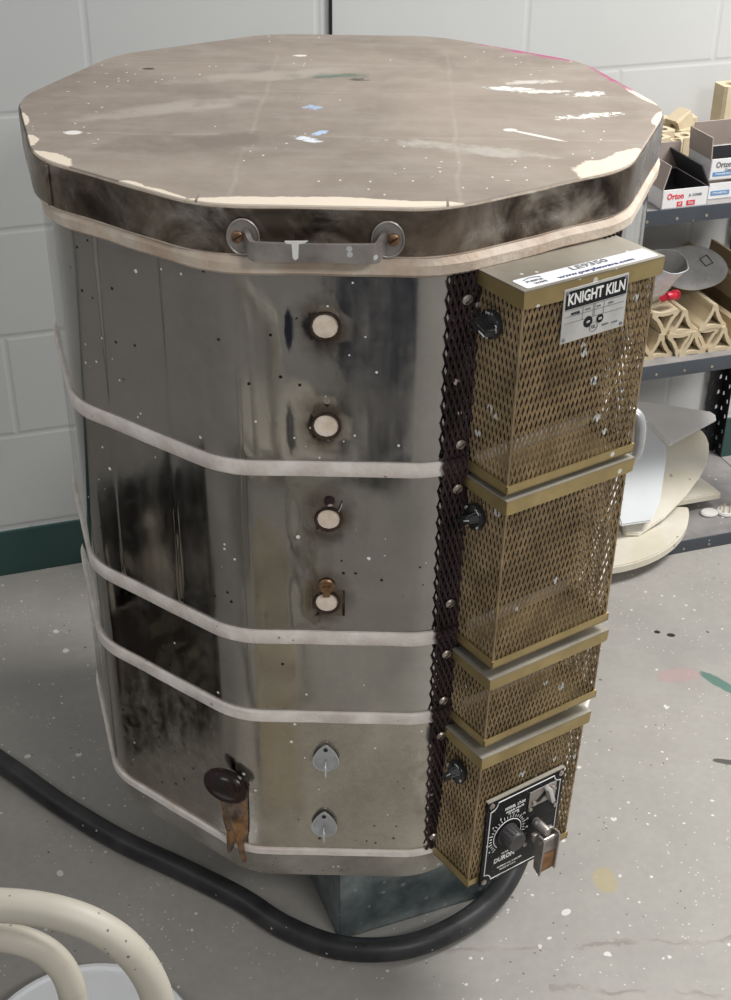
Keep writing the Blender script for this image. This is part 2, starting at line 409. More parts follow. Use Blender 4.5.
def tag(o, label, cat, group=None, kind=None):
    if label: o['label'] = label
    if cat: o['category'] = cat
    if group: o['group'] = group
    if kind: o['kind'] = kind
    return o
def empty(name, loc, label, cat, group=None):
    o = bpy.data.objects.new(name, None); COL.objects.link(o); o.location = loc; o.empty_display_size = .1
    return tag(o, label, cat, group)
def frame(o, x, y, z):
    x, y, z = Vector(x).normalized(), Vector(y).normalized(), Vector(z).normalized()
    return Matrix(((x.x,y.x,z.x,o[0]),(x.y,y.y,z.y,o[1]),(x.z,y.z,z.z,o[2]),(0,0,0,1)))
def TR(x=0,y=0,z=0): return Matrix.Translation((x,y,z))
def RX(a): return Matrix.Rotation(a,4,'X')
def RY(a): return Matrix.Rotation(a,4,'Y')
def RZ(a): return Matrix.Rotation(a,4,'Z')
def smooth_path(pts, k=8, closed=False):
    pts = [Vector(p) for p in pts]; n = len(pts); out = []
    for i in range(n if closed else n-1):
        if closed: p0,p1,p2,p3 = pts[(i-1)%n],pts[i],pts[(i+1)%n],pts[(i+2)%n]
        else: p0,p1,p2,p3 = pts[max(i-1,0)],pts[i],pts[i+1],pts[min(i+2,n-1)]
        for j in range(k):
            t = j/k
            out.append(.5*((2*p1)+(p2-p0)*t+(2*p0-5*p1+4*p2-p3)*t*t+(3*p1-p0-3*p2+p3)*t**3))
    if not closed: out.append(pts[-1])
    return out

def facet(k, ap=KA, rot=KROT, z=0., dx=0, dy=0):
    a = R(-90+36*k+rot); n = Vector((math.cos(a), math.sin(a), 0)); t = Vector((-math.sin(a), math.cos(a), 0))
    o = n*ap + Vector((dx, dy, Z0+z))
    return frame(o, t, (0,0,1), n)

# rounded ten-sided outline: list of (x, y) with facet coordinate info
def outline(ap, rr, rot=KROT, nflat=10, narc=9, dx=0, dy=0):
    pts = []
    c = ap - rr; half = math.tan(PI/10)*c
    for k in range(10):
        a = R(-90+36*k+rot); n = (math.cos(a), math.sin(a)); t = (-math.sin(a), math.cos(a))
        for i in range(nflat+1):
            u = -half + 2*half*i/nflat
            pts.append((n[0]*ap+t[0]*u+dx, n[1]*ap+t[1]*u+dy, k, u))
        for i in range(1, narc):
            b = a + R(36)*i/narc; cc = a + R(18); rc = c/math.cos(PI/10)
            pts.append((math.cos(cc)*rc+math.cos(b)*rr+dx, math.sin(cc)*rc+math.sin(b)*rr+dy, -1, 0))
    return pts
def loop_prism(mb, prof, key, rr=.05, rot=KROT, smooth=True, capt=False, capb=False, dx=0, dy=0, topkey=None, nflat=6, warp=0):
    """prof: list of (apothem, z)"""
    loops = [[(x,y) for x,y,_,_ in outline(a, rr, rot, nflat, 9, dx, dy)] for a,_ in prof]
    n = len(loops[0]); vs = []
    for (a, z), l in zip(prof, loops):
        for (x, y) in l:
            q = Vector((x, y, Z0+z))
            if warp:
                q.z += warp*noise.noise(Vector((x*14, y*14, 3.3)))
                w2 = 1+ .6*warp/a*noise.noise(Vector((x*40, y*40, z*30+9))); q.x *= w2; q.y *= w2
            vs.append(q)
    fs = [(i*n+k, i*n+(k+1)%n, (i+1)*n+(k+1)%n, (i+1)*n+k) for i in range(len(prof)-1) for k in range(n)]
    mb.add(vs, fs, key, smooth)
    if capt: mb.add(vs, [tuple(range((len(prof)-1)*n, len(prof)*n))], topkey or key, False)
    if capb: mb.add(vs, [tuple(range(n-1,-1,-1))], key, False)
    return vs

# ================================================================== THE ROOM
wa = R(WYAW)
WT = Vector((math.cos(wa), math.sin(wa), 0)); WN = Vector((math.sin(wa), -math.cos(wa), 0))
def W(wx, dep, z): return Vector((0, WY, 0)) + WT*wx + WN*dep + Vector((0,0,z))
WF = frame((0,WY,0), WT, (0,0,1), WN)          # wall frame: x along, y up, z out of the wall
mb = MB(); mb.add([(-4,-4.5,0),(5,-4.5,0),(5,3.2,0),(-4,3.2,0)], [(0,1,2,3)], 'floor')
tag(mb.build('floor'), 'worn grey concrete floor with paint flecks', 'floor', kind='structure')
mb = MB(); mb.box((0,1.5,-.06), (9,3.0,.12), 'wall')
o = mb.build('wall_back'); o.matrix_basis = WF
tag(o, 'light grey painted concrete block wall', 'wall', kind='structure')
mb = MB(WF); mb.box((0,.0508,.0035), (9,.1016,.007), 'green', bev=.002)
tag(mb.build('baseboard_back'), 'dark green vinyl baseboard', 'baseboard', kind='structure')
mb = MB(WF); mb.tube([(-.0628,.25,.004),(-.0628,1.2,.004),(-.0628,2.9,.004)], .003, 'wire', seg=8)
for yy in (.35,.9,1.5,2.2,2.8): mb.box((-.0628,yy,.002),(.012,.008,.008),'wire')
tag(mb.build('wall_cable', local=W(-.0628,0,.25)), 'thin black cable running straight up the block wall behind the kiln', 'cable')

# ================================================================== THE KILN
kiln = empty('kiln', (0,0,Z0-.86), 'round ten-sided stainless steel pottery kiln with four stacked sections and mesh control boxes', 'kiln')
RH = [-.0, -.2266, -.4542, -.5743, -.8033]

def hole_loop(cx, cy, half, div, r):
    """square boundary loop and matching circle"""
    sq = []
    for i in range(div): sq.append((-half+2*half*i/div, -half))
    for i in range(div): sq.append((half, -half+2*half*i/div))
    for i in range(div): sq.append((half-2*half*i/div, half))
    for i in range(div): sq.append((-half, half-2*half*i/div))
    return sq

def dent(x, y, z):
    d = .0016*noise.noise(Vector((x*7, y*7, z*2.6+4))) + .0009*noise.noise(Vector((x*16+5, y*16, z*4)))
    return d

def jacket(zt, zb, key, holes, seed, name='jacket_section'):
    """metal sheet around one section, with real round openings on the front face"""
    mb = MB(); HS = .018; DIV = 4
    CR = .10
    c = KA-CR; half = math.tan(PI/10)*c
    # facet columns; the front facet gets lines at +-HS around the openings (all share x)
    hx = holes[0][0] if holes else 0.
    cols = []
    for k in range(10):
        a = R(-90+36*k+KROT); n_ = Vector((math.cos(a), math.sin(a),0)); t_ = Vector((-math.sin(a), math.cos(a),0))
        if k == 0 and holes:
            us = [-half+(hx-HS+half)*i/6 for i in range(6)] + [hx-HS+2*HS*i/DIV for i in range(DIV)] + [hx+HS+(half-hx-HS)*i/6 for i in range(7)]
        elif k == 9: us = [-half+2*half*i/54 for i in range(55)]
        else: us = [-half+2*half*i/12 for i in range(13)]
        for u in us: cols.append((n_*KA+t_*u, n_, k, u))
        for i in range(1, 7):
            b = a+R(36)*i/7; cc = a+R(18); rc = c/math.cos(PI/10)
            nb = Vector((math.cos(b), math.sin(b), 0))
            cols.append((Vector((math.cos(cc)*rc, math.sin(cc)*rc, 0))+nb*CR, nb, -1, 0))
    hz = sorted([h[1] for h in holes], reverse=True)
    rows = []; top = zt
    for h in hz:
        m_ = max(2, int((top-(h+HS))/.016)); rows += [top+(h+HS-top)*i/m_ for i in range(m_)]
        rows += [h+HS-2*HS*i/DIV for i in range(DIV)]; top = h-HS
    m_ = max(2, int((top-zb)/.016)); rows += [top+(zb-top)*i/m_ for i in range(m_+1)]
    nc = len(cols); vs = []
    for z in rows:
        edge = min(1, (zt-z)/.012, (z-zb)/.012); edge = max(0, edge)
        for p, n_, k, u in cols:
            s_ = dent(p.x+seed, p.y, z)*edge
            if k == 9 and seed < 3:
                for u0 in (-.056+.02*(z+.1), .040+.012*(z+.1)): s_ += edge*(.0007*math.exp(-abs(u-u0)/.020)*(1 if u > u0 else -1)*min(1,abs(u-u0)/.002))
            for h in holes:
                if k == 0:
                    dd = max(0, max(abs(u-h[0]), abs(z-h[1]))-HS)
                    s_ = s_*min(1, dd/.03) - .0012*math.sin(PI*min(1, dd/.018))*edge
            q = p+n_*s_; vs.append((q.x, q.y, Z0+z))
    fs = []
    for i in range(len(rows)-1):
        zc = (rows[i]+rows[i+1])/2
        for j in range(nc):
            jn = (j+1) % nc
            if cols[j][2] == 0 and cols[jn][2] == 0:
                uc = (cols[j][3]+cols[jn][3])/2
                if any(abs(uc-h[0]) < HS and abs(zc-h[1]) < HS for h in holes): continue
            fs.append((i*nc+j, (i+1)*nc+j, (i+1)*nc+jn, i*nc+jn))
    mb.add(vs, fs, key, True)
    T0 = facet(0)
    for h in holes:
        sq = hole_loop(0,0,HS,DIV,h[2]); n_ = len(sq)
        sqv = [(x+h[0], y+h[1], 0) for x,y in sq]
        cir = []
        for x, y in sq:
            a = math.atan2(y,x); cir.append((h[0]+h[2]*math.cos(a), h[1]+h[2]*math.sin(a), -.0012))
        mb.add(sqv+cir, [(i,(i+1)%n_,n_+(i+1)%n_,n_+i) for i in range(n_)], key, True, T0)
        cin = [(x,y,-.003) for x,y,_ in cir]
        mb.add(cir+cin, [(i,(i+1)%n_,n_+(i+1)%n_,n_+i) for i in range(n_)], 'char', True, T0)
    return mb.build(name, kiln, sharp=50)

XH = -.0065
peep = [(XH,-.060,.0132,1),(XH,-.175,.0130,1),(XH+.002,-.292,.0125,1),(XH-.001,-.405,.0125,1)]
DRIP = (-.118, -.706)
JZ = [(-.001,-.2185),(-.2345,-.4462),(-.4622,-.5668),(-.5822,-.7985)]
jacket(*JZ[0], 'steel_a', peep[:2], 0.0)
jacket(*JZ[1], 'steel_b', peep[2:], 1.7)
jacket(*JZ[2], 'steel_c', [], 3.1)
jacket(*JZ[3], 'steel_d', [], 4.9)

# firebrick core behind the sheet (closes the body) 
mb = MB(); loop_prism(mb, [(KA-.012,-.80),(KA-.012,-.001)], 'brick', rr=.10, capt=True, capb=True, smooth=False)
# deep openings are built as cups in front of the core
core = mb.build('firebrick_core', kiln)

# peephole cups
for i,(hx,hz,hr,_) in enumerate(peep):
    T = facet(0) @ TR(hx,hz,0)
    mb = MB()
    mb.lathe([(hr*1.02,-.0015),(hr*.97,-.0085),(hr*.75,-.0112),(.0001,-.0118)], 'brick', 24, T)
    mb.build('peephole', kiln)
    # stamped ring round the opening
    mb = MB()
    prof = [(hr+.0002,-.001),(hr+.0008,.0008),(hr+.0018,.0012),(hr+.0030,.0008),(hr+.0038,-.0008)]
    seg = 32; vs=[]
    for r_,h_ in prof:
        for k in range(seg):
            a = 2*PI*k/seg; vs.append((r_*math.cos(a), r_*math.sin(a), h_))
    mb.add(vs, [(q*seg+k, q*seg+(k+1)%seg, (q+1)*seg+(k+1)%seg, (q+1)*seg+k) for q in range(len(prof)-1) for k in range(seg)], 'soot_shade', True, T)
    mb.build('peephole_ring', kiln)
    if i in (1,2,3):
        # pivot tab left over from the missing cover
        mb = MB(T)
        if i == 3:
            mb.lathe([(.0001,.0),(.009,.0),(.010,.002),(.008,.0035),(.0045,.003),(.003,.001),(.0001,.001)], 'screwbr', 20, TR(0,.0245,0))
            mb.box((0,.0165,.0015),(.0085,.014,.003),'screwbr', bev=.001)
        elif i == 2:
            mb.lathe([(.0001,.0),(.006,.0),(.006,.002),(.003,.003),(.0001,.003)], 'meshdk', 16, TR(.001,.0245,0))
            mb.tube([(.011,.012,.002),(.0135,.018,.004),(.015,.024,.004)], .0008, 'steelcover', 6)
        else:
            mb.lathe([(.0001,.0),(.0022,.0),(.002,.001),(.0001,.001)], 'char', 12, TR(.001,.026,0))
            mb.lathe([(.0001,.0),(.004,.0),(.0035,.0012),(.0001,.0016)], 'screw', 12, TR(.001,.031,0))
        mb.build('cover_pivot', kiln)

# closed peephole covers, teardrop plates
for (cx, cz) in ((-.010,-.636),(-.013,-.748)):
    T = facet(0) @ TR(cx,cz,.003)
    poly = []
    for k in range(40):
        a = 2*PI*k/40
        r_ = .0158; x = r_*math.cos(a); y = r_*math.sin(a)
        if y > 0: x *= 1-.38*(y/r_)**1.6; y *= 1.55
        poly.append((x, y-.006))
    mb = MB(T); mb.prism(poly, -.001, .0022, 'steelcover')
    mb.tube([(q[0],q[1],.0022) for q in poly], .0009, 'alulight', 6, closed=True)
    mb.lathe([(.0001,.0022),(.0028,.0022),(.0026,.0032),(.0001,.0036)], 'char', 14, TR(0,.0125,0))
    cov = mb.build('peephole_cover', kiln)
    mb = MB(T); mb.tube(smooth_path([(0,-.006,.003),(0,-.009,.010),(0,-.016,.0125),(0,-.024,.011)],5), .0014, 'alulight', 8)
    mb.build('hook', cov)

# scorched outlet with glossy brown drip on the lowest section
a_c = R(-108+KROT); nC = Vector((math.cos(a_c), math.sin(a_c), 0)); tC = Vector((-math.sin(a_c), math.cos(a_c), 0))
def ondrip(u, z, d):   # on the rounded edge between the front and the front-left face
    rc = (KA-.10)/math.cos(PI/10)
    ang = a_c + max(-R(18),min(R(18),u/.10)); ex = u-(ang-a_c)*.10
    p = Vector((math.cos(a_c)*rc, math.sin(a_c)*rc, 0)) + Vector((math.cos(ang), math.sin(ang), 0))*(.10+d)+Vector((-math.sin(ang), math.cos(ang), 0))*ex
    return p + Vector((0,0,Z0+z))
mb = MB()
Td = frame(ondrip(-.016,-.690,.009), tC, Vector((0,0,1)), nC)
mb.lathe([(.0220,.001),(.0290,.004),(.0310,.007),(.0290,.010),(.0240,.0095),(.0180,.0125),(.0090,.0150),(.0001,.0155)], 'char', 36, Td @ RZ(R(-16)) @ RX(R(-22)), sx=1.0, sy=.70)
mb.build('scorched_outlet', kiln)
mb = MB()
rows = []
for (z, w, d, off) in ((-.694,.021,.009,0),(-.704,.0200,.012,.0),(-.715,.0185,.012,.001),(-.730,.0175,.010,.002),(-.745,.0165,.009,.003),(-.760,.0160,.008,.003),(-.775,.0145,.008,.004),(-.790,.0110,.009,.005)):
    rows.append([ondrip(-.016+off+w*1.15*math.sin(PI*(k/10-.5)), z, .001+d*math.cos(PI*(k/10-.5))*(1+.25*math.sin(k*1.7+z*60))) for k in range(11)])
vs = [p for r_ in rows for p in r_]
mb.add(vs, [(i*11+k,i*11+k+1,(i+1)*11+k+1,(i+1)*11+k) for i in range(len(rows)-1) for k in range(10)], 'resin', True)
mb.tube(smooth_path([ondrip(-.020,-.775,.004),ondrip(-.018,-.800,.008),ondrip(-.022,-.815,.006)],5), [.005]*6+[.0045,.004,.0035,.003,.002], 'resin', 8)
mb.tube(smooth_path([ondrip(-.004,-.775,.004),ondrip(-.003,-.802,.008),ondrip(.001,-.823,.006)],5), [.0045]*6+[.004,.004,.0035,.003,.002], 'resin', 8)
mb.build('brown_drip', kiln)

# brick seams between the sections
for i, z in enumerate((-.2266, -.4542, -.5745, -.8015)):
    h = (.0178,.0185,.0165,.0105)[i]/2
    mb = MB(); loop_prism(mb, [(KA-.004,z-h),(KA+.0026,z-h*.99),(KA+.0036,z-h*.82),(KA+.0036,z+h*.82),(KA+.0026,z+h*.99),(KA-.004,z+h)], 'seam', rr=.10, nflat=14, warp=.0009)
    mb.build('seam_band', kiln)
# rim under the lid
mb = MB(); loop_prism(mb, [(KA-.01,-.006),(KA+.003,-.004),(KA+.0075,.000),(KA+.0080,.010),(KA+.004,.016),(KA-.01,.016)], 'rim', rr=.11, capt=True, nflat=14, warp=.0015)
mb.build('brick_rim', kiln)
# base pan
mb = MB(); loop_prism(mb, [(KA-.03,-.864),(KA-.016,-.862),(KA-.010,-.852),(KA-.006,-.820),(KA-.001,-.806),(KA-.001,-.799)], 'basepan', rr=.10, capb=True)
mb.build('base_pan', kiln)

# ---------------- lid
LX, LY = -.005, .008
mb = MB()
vs = loop_prism(mb, [(LA-.0015,.016),(LA-.0015,LID_H-.001)], 'brick', rr=.125, rot=-KROT, dx=LX, dy=LY, smooth=False)
def lidpt(wx, wy): return (wx, wy)
# creamy exposed brick patches along the lid edge (facet coordinates turned into x, y)
def lidedge(k, u, inset):
    a = R(-90+36*k-KROT); return (math.cos(a)*(LA-inset)-math.sin(a)*u+LX, math.sin(a)*(LA-inset)+math.cos(a)*u+LY, a+PI/2)
def mark(k, u, inset, rx, ry, col=CRM, amp=.35, nsc=45, da=0):
    x, y, a = lidedge(k, u, inset); LIDMARKS.append((x, y, rx, ry, a+da, col, amp, nsc, .08))
mark(0, -.010, .0, .140, .027, amp=.20)
mark(0, .105, .0, .055, .020, amp=.2)
mark(-1, .070, .0, .035, .009, amp=.5)
mark(-1, .030, .0, .018, .010, amp=.6)
mark(-1, -.105, .0, .04, .024, amp=.35)
mark(-2, .06, .0, .02, .012, amp=.6)
mark(-2, -.03, .0, .03, .008, amp=.5)
mark(1, .098, .0, .048, .038, amp=.3)
mark(2, -.105, .0, .05, .028, amp=.35)
mark(3, -.06, .0, .05, .010, amp=.4)
mark(2, .08, .0, .035, .010, amp=.4)
mark(0, -.124, .0, .0015, .03, (.25,.2,.17), .1)
mark(0, .122, .0, .0015, .03, (.25,.2,.17), .1)
def lmk(x, y, rx, ry, a, col, amp=.4, nsc=60, soft=.3):
    LIDMARKS.append((x, y, rx, ry, a, col, amp*(2.2 if amp > .2 else 1), nsc*(1.7 if amp > .2 else 1), soft))
PINK = (.42,.08,.20)
lmk(.262,.280,.10,.014, R(144), PINK, .5, 22, .6)
lmk(.345,.150,.08,.011, R(108), PINK, .5, 22, .6)
lmk(-.022,.142,.040,.012,.1,(.12,.17,.13),.6,25,.8)
lmk(.012,.124,.014,.007,.1,(.10,.09,.075),.5,60)
lmk(-.264,.165,.008,.006,0,(.08,.06,.05),.3,60)
lmk(-.299,-.131,.010,.008,0,(.82,.78,.74),.1,40)
lmk(-.036,-.142,.016,.007,-.6,(.74,.80,.86),.7,70)
lmk(-.022,-.117,.011,.005,.9,(.45,.58,.78),.7,80)
lmk(-.037,-.012,.011,.009,0,(.38,.48,.64),.8,60)
lmk(.203,.090,.028,.009,-.1,(.76,.75,.72),.5,55)
lmk(.222,-.115,.036,.0035,-.62,(.80,.76,.70),.08,50)
lmk(.193,-.094,.008,.006,0,(.80,.76,.70),.1,50)
lmk(.245,.078,.03,.007,.1,(.70,.67,.62),.7,55)
lmk(.300,.070,.022,.010,.2,(.72,.70,.66),1.2,90)
lmk(.290,-.030,.035,.008,.35,(.76,.73,.68),1.1,80)
lmk(.235,.125,.03,.008,.2,(.60,.56,.51),.9,40,.8)
lmk(-.071,.249,.010,.006,0,(.76,.74,.70),.4,50)
lmk(.145,-.172,.07,.014,-.3,(.46,.42,.37),.8,25,.9)
lmk(-.20,-.02,.10,.02,.5,(.40,.35,.30),.8,12,.9)
lmk(-.10,.14,.10,.02,.3,(.40,.35,.30),.8,12,.9)
lmk(-.15,-.16,.10,.03,.2,(.22,.18,.15),.8,9,.9)
M['lidtop'] = lidtop_mat()
vs = loop_prism(mb, [(LA-.0012,LID_H-.001),(LA-.002,LID_H+.0005)], 'lidtop', rr=.125, rot=-KROT, dx=LX, dy=LY, smooth=False, capt=True, topkey='lidtop')
lid = mb.build('lid', kiln)
mb = MB()
loop_prism(mb, [(LA-.001,.0185),(LA+.0006,.0185),(LA+.0012,.022),(LA+.0012,LID_H-.008),(LA+.0008,LID_H-.0035),(LA-.001,LID_H-.0035)], 'lidband', rr=.125, rot=-KROT, dx=LX, dy=LY, nflat=10, warp=.0010)
# folded end of the band on the front-left face
T = facet(-1, LA, -KROT, .042, LX, LY)
mb.box((-.098,0,.0016),(.006,.044,.0018),'lidband',T,bev=.0005)
lb = mb.build('lid_band', lid)

# lid handle
T = facet(0, LA+.001, -KROT, 0, LX, LY)
HX = -.0065
mb = MB(T)
zc = .037
for sgn in (-1, 1):
    x0 = HX+sgn*.0715
    poly = []
    for k in range(36):
        a = 2*PI*k/36; rx, ry = .0150, .0180
        if math.cos(a)*sgn < 0: rx *= 1.05
        poly.append((x0+rx*math.cos(a), zc+ry*math.sin(a)))
    mb.prism(poly, 0, .0028, 'alu')
    mb.tube([(x,y,.0028) for x,y in poly], .0013, 'alu', 6, closed=True)
def strap(path, w, t, key):
    """flat strap: path of (x, z out, y centre), width along y"""
    vs = []
    n_ = len(path)
    for i,(x,zo,yc,ww) in enumerate(path):
        a = path[max(i-1,0)]; b = path[min(i+1,n_-1)]
        dx, dz = b[0]-a[0], b[1]-a[1]; L = math.hypot(dx,dz) or 1; nx, nz = -dz/L, dx/L
        for (sy, sn) in ((-1,-1),(1,-1),(1,1),(-1,1)):
            vs.append((x+nx*t/2*sn, yc+sy*ww/2, zo+nz*t/2*sn))
    fs = [(i*4+k, i*4+(k+1)%4, (i+1)*4+(k+1)%4, (i+1)*4+k) for i in range(n_-1) for k in range(4)] + [(3,2,1,0), tuple(range((n_-1)*4, n_*4))]
    mb.add(vs, fs, key, False)
ctrl = [(-.0685,.003,.036,.019),(-.0655,.010,.034,.020),(-.063,.016,.031,.020),(-.059,.021,.0295,.019),(-.050,.0235,.0300,.018),(0,.0240,.0300,.018),(.050,.0235,.0300,.018),(.059,.021,.0295,.019),(.063,.016,.031,.020),(.0655,.010,.034,.020),(.0685,.003,.036,.019)]
pp = smooth_path([(c[0],c[1],c[2]) for c in ctrl], 5)
strap([(q.x+HX,q.y,q.z,.0195-.0015*math.cos(min(1,abs(q.x)/.06)*PI/2)) for q in pp], .0225, .0050, 'alu')
hd = mb.build('lid_handle', lid)
mb = MB(T); mb.prism([(-.0245+x*.0078, (.0385+y)) for x,y in ((-1.3,.004),(1.6,.0045),(1.2,.0022),(.45,.0012),(.35,-.013),(0,-.0155),(-.35,-.013),(-.45,.0008),(-1.2,.0018))], .0261, .0270, 'ink')
hd2 = mb.build('white_paint_run', lid)
hd2['label'] = 'white paint run on the handle'
for sgn in (-1,1):
    mb = MB(T); Ts = TR(HX+sgn*.0715+sgn*.005, zc, .003)
    mb.lathe([(.0062,0),(.0060,.0014),(.0045,.0024),(.0001,.0028)], 'screwbr', 18, Ts)
    mb.box((0,0,.0027),(.0095,.0012,.0008),'char', Ts @ RZ(.6))
    mb.build('handle_screw', lid)

# ---------------- side handle on the right of the body
T = facet(2, KA, KROT) 
mb = MB(T)
HXr, HZ = .012, -.318
pth = smooth_path([(HXr,HZ+.036,.004),(HXr,HZ+.037,.016),(HXr,HZ+.030,.028),(HXr,HZ+.014,.033),(HXr,HZ-.014,.033),(HXr,HZ-.030,.028),(HXr,HZ-.037,.016),(HXr,HZ-.036,.004)],6)
mb.tube(pth, .0075, 'alulight', 12)
for s_ in (-1,1): mb.lathe([(.019,0),(.019,.003),(.016,.005),(.0001,.005)], 'alulight', 24, TR(HXr,HZ+s_*.042,0))
mb.build('side_handle', kiln)

# ---------------- expanded metal
def expanded(mb, T, w, h, key, px=.0066, py=.0205, sw=.0014, sd=.0024, tilt=.55, x0=None, clipx=None):
    nx = max(2, round(w/(px/2))); ny = max(2, round(h/(py/2)))
    ax, ay = w/nx, h/ny
    Tt = mb.T @ T; V = mb.v; F = mb.f; k = mb.mat(key)
    for j in range(ny):
        for i in range(nx+1):
            if (i+j) % 2: continue
            for di in (-1, 1):
                if not 0 <= i+di <= nx: continue
                a = Vector((-w/2+i*ax, -h/2+j*ay, 0)); b = Vector((-w/2+(i+di)*ax, -h/2+(j+1)*ay, 0))
                d_ = (b-a).normalized(); a = a-d_*.0006; b = b+d_*.0006
                s_ = Vector((-d_.y, d_.x, 0)); z_ = Vector((0,0,1)); c_, e_ = math.cos(tilt*di), math.sin(tilt*di)
                u = (s_*c_+z_*e_)*sw/2; w_ = (z_*c_-s_*e_)*sd/2
                o = len(V)
                for q in (a, b):
                    for p in (q-u-w_, q+u-w_, q+u+w_, q-u+w_): V.append(Tt @ p)
                for f in ((0,1,5,4),(1,2,6,5),(2,3,7,6),(3,0,4,7)):
                    F.append([o+x for x in f]); mb.mi.append(k); mb.sm.append(False)

def wrap(mb, T, CR=.10):
    """bend points given in face coordinates round the rounded corners"""
    half = math.tan(PI/10)*(KA-CR); Ti = T.inverted(); out = []
    for q in mb.v:
        p = Ti @ q; x = p.x
        if abs(x) > half:
            sg = 1 if x > 0 else -1; a = (abs(x)-half)/CR; r_ = CR+p.z
            p = Vector((sg*(half+r_*math.sin(a)), p.y, r_*math.cos(a)-CR))
        out.append(T @ p)
    mb.v = out
# dark sheet added on the face for the shade inside the boxes
T1 = facet(1)
mb = MB(T1); 
for (zt, zb) in ((-.003,-.215),(-.238,-.443),(-.466,-.564),(-.586,-.794)): mb.box((.004,(zt+zb)/2,.0030),(.165,zt-zb,.002),'soot_shade')
mb.build('shade_plate', kiln)
# dark mesh strip behind the boxes, on the front-right face and round its left edge
T1 = facet(1)
for (zt, zb) in ((-.003,-.215),(-.238,-.443),(-.466,-.564),(-.586,-.794)):
    hh = zt-zb
    for xc, ww in ((-.096,.038),(.100,.030)):
        mb = MB(T1); expanded(mb, TR(xc,(zt+zb)/2,.0055), ww, hh, 'meshdk', sw=.0022, sd=.0030); wrap(mb, T1)
        mb.build('mesh_backing', kiln)
for z in (-.2266,-.4542,-.5745):
    mb = MB(T1); expanded(mb, TR(-.096,z,.0080), .038, .026, 'meshdk', sw=.0022, sd=.0030); wrap(mb, T1)
    mb.build('mesh_bridge', kiln)
# screws along the mesh strip
for (x, z) in ((-.098,-.030),(-.0975,-.197),(-.0985,-.252),(-.1005,-.405),(-.102,-.478),(-.103,-.548),(-.104,-.603),(-.1075,-.772)):
    mb = MB(T1 @ TR(x,z,.0075)); mb.lathe([(.0055,0),(.0056,.0015),(.0042,.003),(.0001,.0036)], 'screw', 16)
    mb.box((0,0,.0034),(.008,.001,.0008),'char', RZ(.7)); wrap(mb, T1)
    mb.build('mesh_screw', kiln)

BD = .075
def control_box(xl, xr, zt, zb, tilt, lipc='brass', trayh=.012, topext=.003, plate_top='brass_top', lip=.017):
    """frame origin: middle of the box on the face plane"""
    w = xr-xl; h = zt-zb; cx = (xl+xr)/2; cz = (zt+zb)/2
    T = T1 @ TR(cx, cz, .004) @ RZ(tilt)
    D = BD-.004
    mb = MB(T)
    # folded top cover with lips hanging over the front and both sides
    e = topext
    mb.box((0,h/2+.0008,(D+e)/2),(w+2*e,.0016,D+e),plate_top)
    l2 = lip
    for s_ in (-1,1):
        mb.prism([(0,0),(D+e-.001,0),(D+e-.001,-l2*.95),(D-.004,-l2),(.002,-l2*.75),(0,-l2*.7)], -.0008,.0008, lipc, TR(s_*(w/2+e-.0008),h/2+.0006,0) @ RY(-PI/2) @ Matrix.Scale(1,4))
    T_f = TR(0,h/2+.0006,D+e-.0008)
    mb.prism([(-w/2-e,0),(w/2+e,0),(w/2+e-.001,-l2*.95),(w/2-.004,-l2),(-w/2+.004,-l2),(-w/2-e+.001,-l2*.95)], -.0008,.0008, lipc, T_f)
    root = mb.build('control_box', kiln)
    # tray under it
    mb = MB(T); t = trayh
    mb.box((0,-h/2+.0008,D/2),(w,.0016,D),lipc)
    mb.box((0,-h/2+t*.42,D-.0008),(w,t*.84,.0016),lipc)
    for s_ in (-1,1):
        mb.prism([(0,0),(D,0),(D,t*.8),(D-.010,t*1.0),(.0,t*1.0)], -.0008,.0008, lipc, TR(s_*(w/2-.0008),-h/2,0) @ RY(-PI/2))
    mb.build('bottom_tray', root)
    mb = MB(T); hh = h-.004
    expanded(mb, TR(0,0,D-.003), w-.004, hh, 'mesh')
    mb.build('front_mesh', root)
    for s_ in (-1,1):
        mb = MB(T); expanded(mb, TR(s_*(w/2-.003),0,D/2-.002) @ RY(s_*PI/2), D-.004, hh, 'mesh'); mb.build('side_mesh', root)
    # folded edges
    for s_ in (-1,1):
        mb = MB(T); mb.tube([(s_*(w/2-.003),-h/2+.002,D-.003),(s_*(w/2-.003),h/2-.002,D-.003)], .0016, 'mesh', 6)
        mb.build('corner_wire', root)
    return root, T, w, h, D

def switch_knob(root, T, x, y, w, D, ang=0.):
    """black lever knob on the left side of a box; local frame looks out of the left side"""
    S = T @ frame((-w/2-.001, y, x), (0,0,1), (0,1,0), (-1,0,0)) @ RZ(ang)
    mb = MB(S)
    mb.lathe([(.0150,0),(.0160,.003),(.0150,.007),(.0135,.008),(.0120,.0085),(.0001,.0090)], 'black', 28)
    bm = bmesh.new(); bmesh.ops.create_cube(bm, size=1)
    for q in bm.verts:
        tp = .72 if q.co.z > 0 else 1
        q.co = Vector((q.co.x*.0300*tp, q.co.y*.0125*tp, q.co.z*.016+.014))
    bmesh.ops.bevel(bm, geom=bm.edges[:], offset=.0025, segments=3, affect='EDGES'); mb.bm(bm, 'black', smooth=True)
    mb.box((.009,0,.0222),(.009,.0012,.0008),'ink')
    for k, tx in enumerate(('OFF','LO','MED','HI')):
        a = PI/2*k+.4; mb.text(tx, .0045, 'ink', TR(.0125*math.cos(a),.0125*math.sin(a),.0082) @ RZ(a-PI/2))
    return mb.build('switch_knob', root)

# box 1
b1, T, w, h, D = control_box(-.0860,.1000,-.0035,-.2330, R(-1.2), lip=.019)
b1['label'] = 'tallest upper mesh box with the name plate and sticker'
switch_knob(b1, T, .030, h/2-.048, w, D, -.35)
